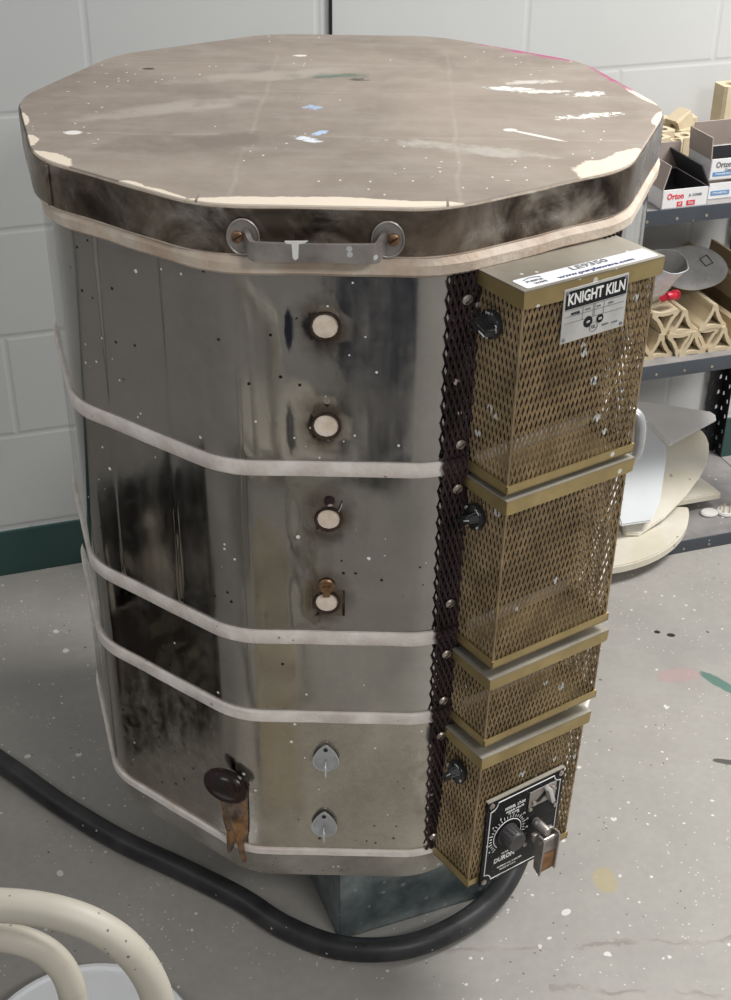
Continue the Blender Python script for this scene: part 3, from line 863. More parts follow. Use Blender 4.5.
# sticker on its top
mb = MB(T @ TR(0,h/2+.0017,0) @ RX(-PI/2))       # local x along box, y towards kiln
cy = -(D-.013)
poly = []
sw_, sh_ = .180, .0240
for (qx,qy,a0) in ((1,1,0),(-1,1,90),(-1,-1,180),(1,-1,270)):
    for k in range(5):
        a = R(a0+k*22.5); poly.append((qx*(sw_/2-.003)+.003*math.cos(a)+.001, cy+qy*(sh_/2-.003)+.003*math.sin(a)))
mb.prism(poly, 0, .0004, 'sticker')
mb.text('LE9350', .0118, 'inkgrey', TR(.008,cy+.0055,.0005), width=.050)
mb.text('www.purplewave.com', .0078, 'inkpurple', TR(.008,cy-.0062,.0005), width=.104)
mb.text('PURPLE', .0052, 'inkgrey', TR(-.069,cy+.0005,.0005), width=.021)
mb.text('WAVE', .0052, 'inkgrey', TR(-.066,cy-.0060,.0005), width=.016)
mb.tube([(-.079+.022*k/8, cy+.0055+.0028*math.sin(PI*k/8), .0006) for k in range(9)], .0008, 'inkgrey', 6)
st = mb.build('auction_sticker', b1); st['label'] = 'long white printed sticker'
# name plate
PW, PH = .088, .0590
mb = MB(T @ TR(.0015,h/2-.0070-PH/2,D+.0030) @ RZ(R(1)))
mb.box((0,0,0),(PW,PH,.0012),'plate',bev=.0004)
mb.box((.0005,PH/2-.0125,.0007),(PW-.004,.0195,.0004),'inkblk')
mb.text('KNIGHT KILN', .0165, 'ink', TR(.0005,PH/2-.0125,.0010), width=PW-.010)
for yy in (PH/2-.0235,PH/2-.0305,PH/2-.0375): mb.box((0,yy,.0008),(PW-.006,.0005,.0003),'inkgrey')
for xx in (-.0165,-.002,.0125,.0): mb.box((xx,PH/2-.0305,.0008),(.0004,.014,.0003),'inkgrey')
mb.text('MODEL', .0036, 'inkblk', TR(-.0265,PH/2-.0282,.0009))
mb.text('VOLTS', .0024, 'inkgrey', TR(-.010,PH/2-.0275,.0009)); mb.text('AMPS', .0024, 'inkgrey', TR(.005,PH/2-.0275,.0009)); mb.text('SERIAL', .0024, 'inkgrey', TR(.022,PH/2-.0275,.0009))
mb.lathe([(.0062,0),(.0062,.0003),(.0001,.0003)], 'inkblk', 24, TR(-.008,-.0125,.0007))
mb.lathe([(.0048,0),(.0048,.0003),(.0001,.0003)], 'inkblk', 24, TR(.0085,-.0125,.0007))
mb.tube([(.0005+.0055*math.cos(2*PI*k/20), -.0200+.0055*math.sin(2*PI*k/20), .0009) for k in range(20)], .0003, 'inkgrey', 5, closed=True)
mb.text('UL', .0050, 'inkgrey', TR(.0005,-.0200,.0009))
mb.text('LIST', .0026, 'ink', TR(-.008,-.0125,.0012)); mb.text('CO', .0030, 'ink', TR(.0085,-.0125,.0012))
for tx, xx, yy in (('KILN MFG',.017,-.0210),('CALIF',.030,-.0215)): mb.text(tx, .0022, 'inkgrey', TR(xx,yy,.0009), width=.009)
for sx_ in (-1,1):
    for sy_ in (-1,1): mb.lathe([(.0022,0),(.0022,.0006),(.0001,.0010)], 'inkgrey', 12, TR(sx_*(PW/2-.004),sy_*(PH/2-.004),.0006))
npl = mb.build('name_plate', b1); npl['label'] = 'silver and black name plate'
# box 2
b2, T, w, h, D = control_box(-.0890,.0925,-.2405,-.4640, R(-1.3))
b2['label'] = 'second tall mesh box, without a plate'
switch_knob(b2, T, .026, h/2-.040, w, D, .5)
# box 3
b3, T, w, h, D = control_box(-.0940,.0865,-.4780,-.5800, R(-1.6), lip=.015)
b3['label'] = 'short brown mesh box'
# box 4
b4, T4, w, h, D = control_box(-.1020,.0690,-.5970,-.8090, R(-3.0))
b4['label'] = 'lowest mesh box with the black timer panel'
switch_knob(b4, T4, .034, h/2-.046, w, D, .9)

# timer panel on the front of box 4
PX, PZ, PWd, PHt = -.0075, -.0385, .1120, .1255
TP = T4 @ TR(PX, PZ, D+.0035) @ RZ(R(1.0)) @ Matrix.Scale(1.12,4)
mb = MB(TP)
mb.box((0,0,0),(PWd,PHt,.003),'panelblk',bev=.0006)
mb.box((0,PHt/2+.0006,-.0005),(PWd,.0014,.0045),'brass_top')
cr = .010; ln = []
x_, y_ = PWd/2-.005, PHt/2-.005
for (qx,qy) in ((1,1),(-1,1),(-1,-1),(1,-1)):
    arc = [(qx*x_ - qx*cr*math.sin(a), qy*y_ - qy*cr*math.cos(a)) for a in [R(k*15) for k in range(7)]]
    arc = [(qx*(x_)-qx*cr*math.cos(R(90*k/6)), qy*(y_)-qy*cr*math.sin(R(90*k/6))) for k in range(7)]
    if qx*qy > 0: arc = arc[::-1]
    ln += arc
mb.tube([(x,y,.0017) for x,y in ln], .0007, 'ink', 5, closed=True)
DX, DY = -.0225, .003
for k in range(28):
    a = R(225-270*k/27); r0 = .0225; L = .0032 if k % 3 else .005
    mb.box((0,r0+L/2,.0017),(.0008,L,.0004),'ink', TR(DX,DY,0) @ RZ(a-PI/2))
mb.tube([(DX+.0200*math.cos(R(225-270*k/24)), DY+.0200*math.sin(R(225-270*k/24)), .0017) for k in range(25)], .0006, 'ink', 5)
for k in range(11):
    a = R(215-250*k/10); mb.text(str(k*2), .0036, 'ink', TR(DX+.0295*math.cos(a), DY+.0295*math.sin(a), .0017))
mb.text('MODEL  LT-3K', .0048, 'ink', TR(-.0150,.0415,.0017), width=.030)
mb.text('120/240 VOLTS', .0030, 'ink', TR(-.0150,.0360,.0017), width=.026)
mb.text('25 AMPS', .0028, 'ink', TR(-.0140,.0320,.0017))
mb.text('MANUAL', .0028, 'ink', TR(-.0220,-.0255,.0017))
mb.text('DURON', .0095, 'ink', TR(-.0230,-.0330,.0017), width=.030)
mb.text('PATENT NO. 2,952,750', .0030, 'ink', TR(-.014,-.0455,.0017), width=.036)
mb.text('MADE IN U.S.A.', .0028, 'ink', TR(-.016,-.0500,.0017), width=.024)
panel = mb.build('timer_panel', b4); panel['label'] = 'black timer panel with white lettering'
for sx_ in (-1,1):
    for sy_ in (-1,1):
        mb = MB(TP @ TR(sx_*(PWd/2-.0055),sy_*(PHt/2-.0055),.0014)); mb.lathe([(.0036,0),(.0036,.0012),(.0022,.0024),(.0001,.0027)], 'screw', 14); mb.build('panel_screw', b4)
mb = MB(TP @ TR(DX,DY,.0015)); mb.lathe([(.0140,0),(.0140,.0015),(.0125,.002),(.0122,.0170),(.0112,.0185),(.0001,.0186)], 'knobgrey', 32)
for k in range(16):
    a = 2*PI*k/16; mb.box((.0123*math.cos(a),.0123*math.sin(a),.009),(.0008,.0014,.013),'knobgrey', RZ(0))
mb.build('timer_dial', b4)
# rectangular toggle plate
mb = MB(TP @ TR(.0250,.0380,.0015)); mb.box((0,0,.0005),(.0400,.0235,.0012),'alu',bev=.0003)
mb.prism([(-.010,-.006),(.004,.006),(.011,.004),(-.004,-.008)], .001,.0016,'inkblk')
mb.box((.006,0,.0065),(.0055,.0230,.009),'plate', RZ(R(20)), bev=.001)
mb.lathe([(.0035,0),(.0035,.003),(.0001,.0035)], 'screw', 14, TR(.0145,.003,.001)); mb.lathe([(.003,0),(.003,.0025),(.0001,.003)], 'screw', 14, TR(-.013,-.006,.001))
mb.build('toggle_plate', b4)
# latch: pivot block, two hanging cheeks and a rusty weight
mb = MB(TP @ TR(.0215,-.0080,.0015))
mb.lathe([(.0055,0),(.0055,.020),(.0045,.022),(.0001,.022)], 'alu', 20, TR(-.002,.008,0))
mb.box((-.001,-.002,.012),(.030,.011,.006),'alu',bev=.002)
for s_ in (-1,1):
    cheek = [(-.0065,.006),(-.004,.0095),(.003,.0095),(.0065,.006),(.0055,-.040),(-.0055,-.046)]
    mb.prism(cheek, -.0012,.0012,'alu', TR(s_*.0115,-.004,.022) @ RY(PI/2))
mb.lathe([(.003,-.0135),(.003,.0135)], 'screw', 12, TR(0,-.002,.022) @ RY(PI/2))
la = mb.build('release_latch', b4)
mb = MB(TP @ TR(.0215,-.0080,.0015)); mb.box((0,-.036,.0235),(.0205,.026,.0025),'rust',bev=.0006); mb.box((0,-.014,.0225),(.0205,.018,.0018),'alu')
q = mb.build('latch_weight', b4); q['label'] = 'rusty orange tip of the latch'
for (x,y) in ((.003,-.018),(.006,-.028),(.047,.012),(.008,.024)):
    mb = MB(TP); mb.lathe([(.0028,0),(.0028,.002),(.0012,.0035),(.0001,.0037)], 'screw', 12, TR(x,y,.0015)); mb.build('panel_rivet', b4)

# ================================================================== STAND AND CORD
# galvanised stand: folded sheet legs on a frame under the kiln
sd = empty('kiln_stand', (0,0,0), 'low galvanised sheet steel stand under the kiln', 'stand')
def sheetwall(a, b, z0, z1, t, name):
    a, b = Vector(a), Vector(b); d_ = (b-a); L = d_.length; d_.normalize(); n_ = Vector((d_.y,-d_.x,0))
    mb = MB(frame((a+b)/2+Vector((0,0,(z0+z1)/2)), d_, (0,0,1), n_))
    mb.box((0,0,-t/2),(L,z1-z0,t),'galv'); mb.box((0,-(z1-z0)/2+.001,-.012),(L,.002,.024),'galv'); mb.box((0,(z1-z0)/2-.001,-.012),(L,.002,.024),'galv')
    mb.build(name, sd)
SZ = Z0-.865
P0 = (.005,-.291); P1 = (.245,-.190); P2 = (.245+.10,-.190+.0); 
import itertools
c0 = Vector((.005,-.291,0)); u = (Vector((.173,-.2198,0))-c0).normalized(); v_ = Vector((-u.y,u.x,0))
A = c0; B = c0+u*.27; Cc = B+v_*.50; Dd = A+v_*.50
for a_, b_ in ((A,B),(B,Cc),(Cc,Dd),(Dd,A)): sheetwall(a_, b_, .001, SZ, .0015, 'side_sheet')
mb = MB()
mb.prism([(A.x,A.y),(B.x,B.y),(Cc.x,Cc.y),(Dd.x,Dd.y)], SZ-.004, SZ, 'galv'); mb.build('top_sheet', sd)
A2 = Vector((-.27,-.02,0))
for k,(px_,py_) in enumerate(((-.24,.03),(-.20,.17))):
    mb = MB(); mb.box((px_,py_,SZ/2),(.03,.03,SZ-.002),'galv',bev=.001); mb.box((px_,py_,.004),(.05,.05,.004),'galv'); mb.build('leg', sd)
mb = MB(); mb.box((-.13,.10,SZ-.006),(.30,.20,.008),'galv'); mb.build('frame_plate', sd)

cable_pts = [(-1.15,.42,.0175),(-.85,.25,.0175),(-.575,.048,.0175),(-.453,-.048,.0175),(-.343,-.123,.0175),(-.242,-.178,.0175),(-.145,-.234,.0175),(-.075,-.285,.0175),(.006,-.319,.0175),(.092,-.317,.0175),(.164,-.283,.0175),(.225,-.232,.024),(.262,-.185,.055),(.275,-.155,.11),(.268,-.150,.17),(.262,-.152,.225),(.262,-.156,.262)]
mb = MB(); mb.tube(smooth_path(cable_pts, 8), .0172, 'rubber', 18)
tag(mb.build('power_cord', local=(-1.15,.42,0)), 'thick black rubber power cord curving over the floor up to the lowest box', 'power cord')
mb = MB(); mb.lathe([(.023,0),(.023,.018),(.019,.024),(.0175,.030)], 'black', 24, TR(.262,-.156,.222)); mb.build('cord_grip', kiln)

# ================================================================== CHAIR (bottom left)
ch = empty('chair', (-.215,-1.15,0), 'cream tubular metal chair with a hooped back near the camera', 'chair')
def hoop(cx, cy, ztop, halfw, zlow, r, name, flat=1.0, rad=None):
    pts = []
    rad = rad or halfw
    for k in range(25):
        a = PI*k/24
        ca, sa = math.cos(a), math.sin(a)
        e = 2/2.6
        x = cx+halfw*math.copysign(abs(ca)**e, ca); z = ztop-rad+rad*abs(sa)**e
        pts.append((x, cy-.10*(z-ztop)*0, z))
    lo = [(pts[0][0]+.01, cy-.03, zlow)]; le = [(pts[-1][0]-.01, cy-.03, zlow)]
    path = smooth_path(lo+[(pts[0][0]+.004, cy-.012, (zlow+pts[0][2])/2)]+pts+[(pts[-1][0]-.004, cy-.012, (zlow+pts[-1][2])/2)]+le, 3)
    mb = MB(); mb.tube(path, r, 'cream', 18); return mb.build(name, ch)
hoop(-.222,-.955,.797,.120,.445,.0125,'outer_hoop', rad=.135)
hoop(-.228,-.955,.764,.0600,.452,.0108,'inner_hoop', rad=.070)
mb = MB(TR(-.222,-1.16,.44)); mb.lathe([(.0001,.0),(.19,.0),(.198,.006),(.198,.016),(.185,.022),(.0001,.018)], 'cream', 40); mb.build('seat', ch)
for (x0,y0,x1,y1) in ((-.08,-.985,-.06,-.95),(-.364,-.985,-.384,-.95),(-.09,-1.31,-.055,-1.35),(-.354,-1.31,-.389,-1.35)):
    mb = MB(); mb.tube([(x0,y0,.445),((x0+x1)/2,(y0+y1)/2,.22),(x1,y1,.002)], .011, 'cream', 12); mb.build('leg', ch)

# white round lid on the floor
mb = MB(TR(-.318,-.512,0)); mb.lathe([(.143,.001),(.147,.010),(.148,.024),(.144,.030),(.139,.030),(.136,.026),(.0001,.025)], 'whiteplast', 56)
tag(mb.build('tub_lid', local=(-.318,-.512,0)), 'round white plastic lid lying on the floor beyond the chair hoops', 'lid')

# ================================================================== SHELVING
DEP = .3414
unit = empty('shelving_unit', W(.40,.17,0), 'dark boltless metal shelving with three shelves standing against the block wall', 'shelving')
def slotted(w, h, key, T, name, parent, pitch=.038, rows_=2, hr=.0045):
    """flat plate with real round slots"""
    mb = MB(T); n_ = max(1, int(h/pitch)); cols_ = rows_
    cw, chh = w/cols_, h/n_
    for i in range(cols_):
        for j in range(n_):
            x0, y0 = -w/2+i*cw, -h/2+j*chh; cx, cy = x0+cw/2, y0+chh/2+(chh*.18 if i % 2 else -.18*chh)
            sqp = [(x0,y0),(x0+cw/2,y0),(x0+cw,y0),(x0+cw,y0+chh/2),(x0+cw,y0+chh),(x0+cw/2,y0+chh),(x0,y0+chh),(x0,y0+chh/2)]
            ci = [(cx+hr*math.cos(math.atan2(q[1]-cy,q[0]-cx)), cy+hr*1.25*math.sin(math.atan2(q[1]-cy,q[0]-cx))) for q in sqp]
            mb.prism(sqp, -.001, .001, key, inner=ci)
    return mb
PHH = .80
for wx, sx_ in ((.8425,-1),(-.0625,1)):
    for dd, sd_ in ((.012,1),(DEP-.002,-1)):
        mb = slotted(.036, PHH, 'shelfpost', WF @ TR(wx, PHH/2+.002, dd), 'post', unit)
        # side flange of the angle
        m2 = slotted(.036, PHH, 'shelfpost', WF @ TR(wx-sx_*.018, PHH/2+.002, dd+sd_*.018) @ RY(PI/2), 'post', unit)
        mb.v += [q for q in m2.v]; off = len(mb.v)-len(m2.v)
        mb.f += [[i+off for i in f] for f in m2.f]; mb.mi += m2.mi; mb.sm += m2.sm
        mb.build('post', unit)
SHZ = (.0275,.448,.757)
for zt in SHZ:
    mb = MB(WF); lipd = .0285
    mb.box((.39,zt-.006,DEP/2),(.94,.012,DEP-.004),'deck')
    mb.build('shelf_deck', unit)
    mb = MB(WF)
    for dd in (DEP+.001, .003): mb.box((.39,zt-lipd/2+.0008,dd),(.945,lipd,.003),'shelfmetal',bev=.0008)
    for xx in (-.081,.861): mb.box((xx,zt-lipd/2,DEP/2),(.003,lipd,DEP),'shelfmetal')
    for i in range(16):
        mb.lathe([(.0032,0),(.0028,.0008),(.0001,.001)], 'screw', 8, TR(-.06+.06*i,zt-.018,DEP+.0025))
    mb.build('shelf_lip', unit)

# ---- triangular kiln posts on the middle shelf
ZM = .4485
def tri_post(cx, cz, side, up, L, dep, rot=0., label='', key='post', yaw=0.):
    """hollow triangular post lying with its axis across the shelf; cx, cz = centroid; dep = front end"""
    Rr = side/math.sqrt(3)
    outer = []; inner = []
    for k in range(3):
        a = R(90+120*k)
        tip = (Rr*math.cos(a), Rr*math.sin(a))
        # knobby corner, then a nearly straight side
        for j in (-75,-40,0,40,75):
            b = a+R(j); outer.append((tip[0]*.87+.0064*math.cos(b), tip[1]*.87+.0064*math.sin(b)))
            inner.append((Rr*.56*math.cos(a)+.0018*math.cos(b), Rr*.56*math.sin(a)+.0018*math.sin(b)))
        m2 = a+R(60); nx_, ny_ = math.cos(m2), math.sin(m2)
        for f_ in (-.34, 0, .34):
            outer.append((nx_*Rr*.53-ny_*Rr*f_, ny_*Rr*.53+nx_*Rr*f_))
            inner.append((nx_*Rr*.285-ny_*Rr*f_*.6, ny_*Rr*.285+nx_*Rr*f_*.6))
    T = WF @ TR(cx, cz, dep) @ RY(yaw) @ RZ((0 if up else PI)+rot)
    mb = MB(T); mb.prism(outer, -L, 0, key, inner=inner)
    o = mb.build('kiln_post', local=tuple(W(cx, dep-L/2, cz-.3*side)))
    return tag(o, label, 'kiln post', 'triangular kiln posts on the middle shelf')
S = .0530
hb = S*.2887*1.02; ht = S*.55      # centroid height above base / below apex
tri_post(.5000, ZM+.0165, S, True, .26, .312, label='triangular clay post, point up, second from the left in the bottom row')
tri_post(.5395, ZM+.0300, S*.96, False, .26, .316, label='triangular clay post, point down, left one of two in the bottom row')
tri_post(.5685, ZM+.0165, S*.96, True, .26, .318, label='triangular clay post, point up, in the middle of the bottom row')
tri_post(.6005, ZM+.0310, S*.94, False, .26, .311, label='triangular clay post, point down, right one of two in the bottom row')
tri_post(.6330, ZM+.0165, S, True, .26, .318, label='triangular clay post, point up, at the right end of the bottom row')
tri_post(.6095, ZM+.0635, S*1.02, True, .26, .312, label='triangular clay post lying alone point up on the upper right of the pile')
tri_post(.5430, ZM+.0625, S*.98, True, .25, .314, label='triangular clay post, point up, in the upper row under the grey mitt')
tri_post(.5050, ZM+.0765, S*.98, False, .24, .310, rot=.05, label='triangular clay post, point down, at the upper left against the mesh box')
tri_post(.4580, ZM+.0165, S, True, .24, .316, label='triangular clay post half hidden behind the edge of the mesh box')
# long troughs at the back right
def trough(cx, cz, w_, L, dep, label):
    T = WF @ TR(cx, cz, dep)
    mb = MB(T)
    poly = [(-w_/2,0),(w_/2,0),(w_/2,w_*.62),(w_/2-.010,w_*.66),(w_/2-.014,.014),(-w_/2+.014,.014),(-w_/2+.010,w_*.66),(-w_/2,w_*.62)]
    vs = [(x,y,-L) for x,y in poly]+[(x,y,0) for x,y in poly]; n_ = 8
    mb.add(vs, [(i,(i+1)%n_,n_+(i+1)%n_,n_+i) for i in range(n_)]+[(0,7,6,5),(0,5,4,1),(1,4,3,2),(8,13,14,15),(8,9,12,13),(9,10,11,12)], 'postdk')
    tag(mb.build('clay_trough', local=tuple(W(cx,dep-L/2,cz))), label, 'clay trough', 'clay troughs')
trough(.7030, ZM+.0015, .080, .27, .300, 'tan clay trough right of the triangular posts on the middle shelf')
trough(.7420, ZM+.0590, .074, .25, .270, 'tan clay trough lying on top at the far right of the middle shelf')

# grey mitt lying on the posts
def puffy(L, Wd, Hh, key, T, name, bend=0., amp=.004, local=None, nu=40, nv=20, taper=.2):
    mb = MB(T); vs = []
    for i in range(nu):
        a = 2*PI*i/nu
        for j in range(nv+1):
            b = -PI/2+PI*j/nv
            cx = math.cos(a)*math.cos(b); cy = math.sin(a)*math.cos(b); cz = math.sin(b)
            x = L*math.copysign(abs(cx)**.85, cx); y = Wd*cy*(1-taper*cx); z = Hh*math.copysign(abs(cz)**.8, cz)
            z += bend*x*x + amp*noise.noise(Vector((x*22, y*22, 1+z*8)))
            vs.append((x,y,z))
    m_ = nv+1
    mb.add(vs, [(i*m_+j, ((i+1)%nu)*m_+j, ((i+1)%nu)*m_+j+1, i*m_+j+1) for i in range(nu) for j in range(nv)], key, True)
    return mb
e1 = (W(.700,.185,.578)-W(.535,.235,.590)).normalized(); 
nn = Vector((0,0,1))*.80 + WN*.60; e2 = nn.cross(e1).normalized(); nn = e1.cross(e2).normalized()
mb = puffy(.090,.050,.009,'mitt', frame(W(.618,.212,.5830), e1, e2, nn), 'mitt', bend=-.8, taper=.12)
# stitched square patch
fr_ = frame(W(.618,.212,.5830), e1, e2, nn)
for (ax_,ay_,bx_,by_) in ((.010,.010,.034,.016),(.034,.016,.038,-.004),(.038,-.004,.014,-.008),(.014,-.008,.010,.010)):
    mb.tube([(ax_,ay_,.0098),(bx_,by_,.0092)], .0009, 'knobgrey', 5)
tag(mb.build('padded_mitt', local=tuple(W(.606,.205,.56))), 'grey padded cloth mitt lying across the clay posts', 'mitt')
# silver cuffed bag
T = frame(W(.5200,.245,.5780), (WT*.95+Vector((0,0,-.25))), Vector((0,0,1))*.8+WN*-.5, WN)
T = WF @ TR(.507,.592,.262) @ RX(R(-62)) @ RY(R(6)) @ Matrix.Scale(.90,4)
mb = MB(T); vs = []; nu = 40; prof = [(.030,-.055),(.036,-.035),(.037,-.01),(.041,.02),(.046,.045),(.0475,.052),(.045,.052),(.040,.03),(.036,.0),(.033,-.03),(.020,-.045)]
for i,(r_,h_) in enumerate(prof):
    for k in range(nu):
        a = 2*PI*k/nu; rr = r_*(1+.16*noise.noise(Vector((math.cos(a)*1.6, math.sin(a)*1.6, h_*25)))+.05*noise.noise(Vector((math.cos(a)*5, math.sin(a)*5, h_*60))))
        vs.append((rr*math.cos(a), rr*.72*math.sin(a), h_))
mb.add(vs, [(i*nu+k, i*nu+(k+1)%nu, (i+1)*nu+(k+1)%nu, (i+1)*nu+k) for i in range(6) for k in range(nu)], 'foil', True)
mb.add(vs, [(i*nu+k, i*nu+(k+1)%nu, (i+1)*nu+(k+1)%nu, (i+1)*nu+k) for i in range(6,10) for k in range(nu)], 'mitt', True)
mb.add(vs, [tuple(range(nu))], 'foil'); mb.add(vs, [tuple(range(10*nu,11*nu))], 'mitt')
tag(mb.build('silver_cuff', local=tuple(W(.527,.262,.53))), 'crumpled silver-white cuff with a grey lining beside the top mesh box', 'cuff')
mb = MB(WF @ TR(.5150,.5670,.300)); mb.tube(smooth_path([(-.020,-.004,0),(-.008,.004,.004),(.004,.003,.002),(.012,.006,-.004)],6), [.006]*6+[.0085]*6+[.008]*6+[.0065], 'red', 12)
mb.tube([(.010+.0065*math.cos(2*PI*k/14),.004+.008*math.sin(2*PI*k/14),.003) for k in range(14)], .0028, 'red', 8, closed=True)
tag(mb.build('red_cap', local=tuple(W(.532,.30,.548))), 'small red plastic piece below the silver cuff', 'cap')

# ---- cartons on the top shelf
ZT = .7575
def carton(name, wx0, wx1, d0, d1, z0, h, label, flaps, inner='boxinner', floor_='boxinner', text=None, group=None, rot=0.):
    w_, dp = wx1-wx0, d1-d0
    T = WF @ TR((wx0+wx1)/2, z0, (d0+d1)/2) @ RY(rot)
    mb = MB(T); t = .0022
    mb.box((0,t/2,0),(w_,t,dp),'boxwhite'); mb.box((0,t+.0004,0),(w_-2*t,.0006,dp-2*t),floor_)
    for (c_, d_) in (((0,h/2,dp/2-t/2),(w_,h,t)),((0,h/2,-dp/2+t/2),(w_,h,t)),((-w_/2+t/2,h/2,0),(t,h,dp)),((w_/2-t/2,h/2,0),(t,h,dp))):
        mb.box(c_, d_, 'boxwhite')
    for (c_, d_) in (((0,h/2,dp/2-t-.0003),(w_-2*t,h-.002,.0006)),((0,h/2,-dp/2+t+.0003),(w_-2*t,h-.002,.0006)),((-w_/2+t+.0003,h/2,0),(.0006,h-.002,dp-2*t)),((w_/2-t-.0003,h/2,0),(.0006,h-.002,dp-2*t))):
        mb.box(c_, d_, inner)
    o = empty(name, tuple(T @ Vector((0,0,0))), label, 'carton', group)
    if text:
        f = T @ TR(0,0,dp/2+.0002)
        for (tx, sz, key, x, y, wd) in text:
            if key.startswith('bar:'): mb.box((x,y,dp/2+.0002),(wd,sz,.0005),key[4:])
            else: mb.text(tx, sz, key, TR(x,y,dp/2+.0003), width=wd)
    mb.build('box_body', o)
    for (side, ln_, ang, key) in flaps:
        if side == 'back': Tf = T @ TR(0,h,-dp/2) @ RX(R(-ang)); d_ = (w_,ln_,t)
        elif side == 'front': Tf = T @ TR(0,h,dp/2) @ RX(R(ang)); d_ = (w_,ln_,t)
        elif side == 'left': Tf = T @ TR(-w_/2,h,0) @ RZ(R(ang)); d_ = (t,ln_,dp)
        else: Tf = T @ TR(w_/2,h,0) @ RZ(R(-ang)); d_ = (t,ln_,dp)
        m2 = MB(Tf); m2.box((0,ln_/2,0), d_, key)
        m2.build('flap', o)
    return o
carton('open_carton', .446,.539, .225,.342, ZT, .0350, 'small open white carton with red lettering and a black inside on the top shelf', [('back',.050,-4,'boxinner'),('left',.045,-14,'boxinner'),('right',.045,-28,'boxblack')], inner='boxblack', floor_='boxblack',
  text=[('Orton',.0150,'inkred',-.020,.0225,.033),('Jr. CONES',.0060,'inkgrey',.020,.0225,.026),('',.0090,'bar:inkred',-.010,.0080,.011),('',.0090,'bar:inkred',.012,.0085,.017),('07',.0065,'ink',-.010,.0080,.006),('24 ct',.0065,'ink',.012,.0085,.010)])
carton('closed_carton', .552,.655, .190,.318, ZT, .0300, 'flat white carton under the larger open carton on the top shelf', [('back',.127,88,'boxwhite')],
  text=[('',.0085,'bar:inkblue',-.026,.0120,.038),('PYROMETRIC',.0045,'ink',-.026,.0120,.030)])
carton('large_open_carton', .5535,.656, .236,.314, ZT+.0350, .0380, 'larger open white carton with grey and blue lettering, stacked on the flat one', [('back',.050,-10,'boxinner'),('left',.040,4,'boxinner')], inner='boxblack', floor_='boxblack',
  text=[('Orton',.0150,'inkgrey',-.024,.0270,.032),('Cones',.007,'inkgrey',-.012,.0170,.018),('',.0080,'bar:inkblue',-.014,.0105,.062),('PYROMETRIC CONES',.0045,'ink',-.014,.0105,.050)])
mb = MB(WF @ TR(.605,ZT+.0385,.275))
for k in range(9): mb.prism([(0,0),(.010,0),(.005,.009)], 0, .050, 'redcone', TR(-.042+.0095*k,.0,-.03) @ RY(random.uniform(-.2,.2)) @ RZ(random.uniform(-.2,.2)))
tag(mb.build('pyrometric_cones', local=tuple(W(.605,.255,ZT+.038))), 'reddish-brown pyrometric cones lying in the larger open carton', 'cones', kind='stuff')

# small hollow clay posts standing behind the cartons
def stub(wx, dep, h, s, label, rot=0., tiltx=0., tiltz=0., z=None, hole=.34, sides=4, key='post'):
    T = WF @ TR(wx, ZT if z is None else z, dep) @ RY(rot) @ RZ(tiltz) @ RX(-PI/2+tiltx)
    po = []; pi_ = []
    for k in range(24):
        a = 2*PI*k/24+.13
        if sides == 4:
            m_ = max(abs(math.cos(a)), abs(math.sin(a))); rr = min(s/2/m_, s*.66)
        else:
            m_ = max(math.cos(a-R(90)), math.cos(a-R(210)), math.cos(a-R(330))); rr = min(s*.33/max(m_,.3), s*.60)
        po.append((rr*math.cos(a), rr*math.sin(a))); pi_.append((s*hole*math.cos(a)*.72, s*hole*math.sin(a)*.72))
    mb = MB(T); mb.prism(po, 0, h, key, inner=pi_)
    tag(mb.build('kiln_stub_post', local=tuple(W(wx,dep,ZT if z is None else z))), label, 'kiln post', 'short hollow clay posts behind the cartons')
stub(.5080,.200,.0880,.034,'short hollow clay post standing at the front left of the cluster on the top shelf', .35)
stub(.5460,.200,.0780,.034,'short clay post standing directly behind the small open carton', -.1, sides=3)
stub(.5380,.160,.0880,.036,'short clay post with a wide slot, second row left, on the top shelf', .2)
stub(.5790,.170,.0760,.036,'round-holed clay post standing right behind the small carton', .15)
stub(.5960,.130,.0780,.036,'round-holed clay post in the back row beside the larger carton', .1)
stub(.5300,.110,.0900,.036,'clay post at the back left of the cluster, beside the kiln lid', .1)
stub(.5750,.075,.0860,.038,'clay post at the very back of the cluster against the wall', .2)
stub(.6250,.090,.0880,.038,'clay post at the back right of the cluster', -.1)
stub(.6160,.155,.0680,.034,'clay post squeezed between the cluster and the larger carton', .0)
stub(.5780,.128,.0380,.034,'hollow clay post tipped over on top of the cluster', .3, tiltz=R(-62), z=ZT+.0790)
# tall posts
def tallpost(wx, dep, h, s, label):
    T = WF @ TR(wx, ZT, dep) @ RX(-PI/2)
    po = []; pi_ = []
    for k in range(24):
        a = 2*PI*k/24+.13; m_ = max(abs(math.cos(a)), abs(math.sin(a))); rr = min(s/2/m_, s*.64)
        po.append((rr*math.cos(a), rr*math.sin(a))); pi_.append((s*.22*math.cos(a), s*.22*math.sin(a)))
    mb = MB(T); mb.prism(po, 0, h, 'post', inner=pi_)
    tag(mb.build('tall_kiln_post', local=tuple(W(wx,dep,ZT))), label, 'kiln post', 'tall square clay posts on the top shelf')
tallpost(.7200,.082,.1400,.046,'tall square clay post standing behind the larger carton, the left of two')
tallpost(.7720,.090,.1390,.046,'tall square clay post at the right edge of the picture on the top shelf')

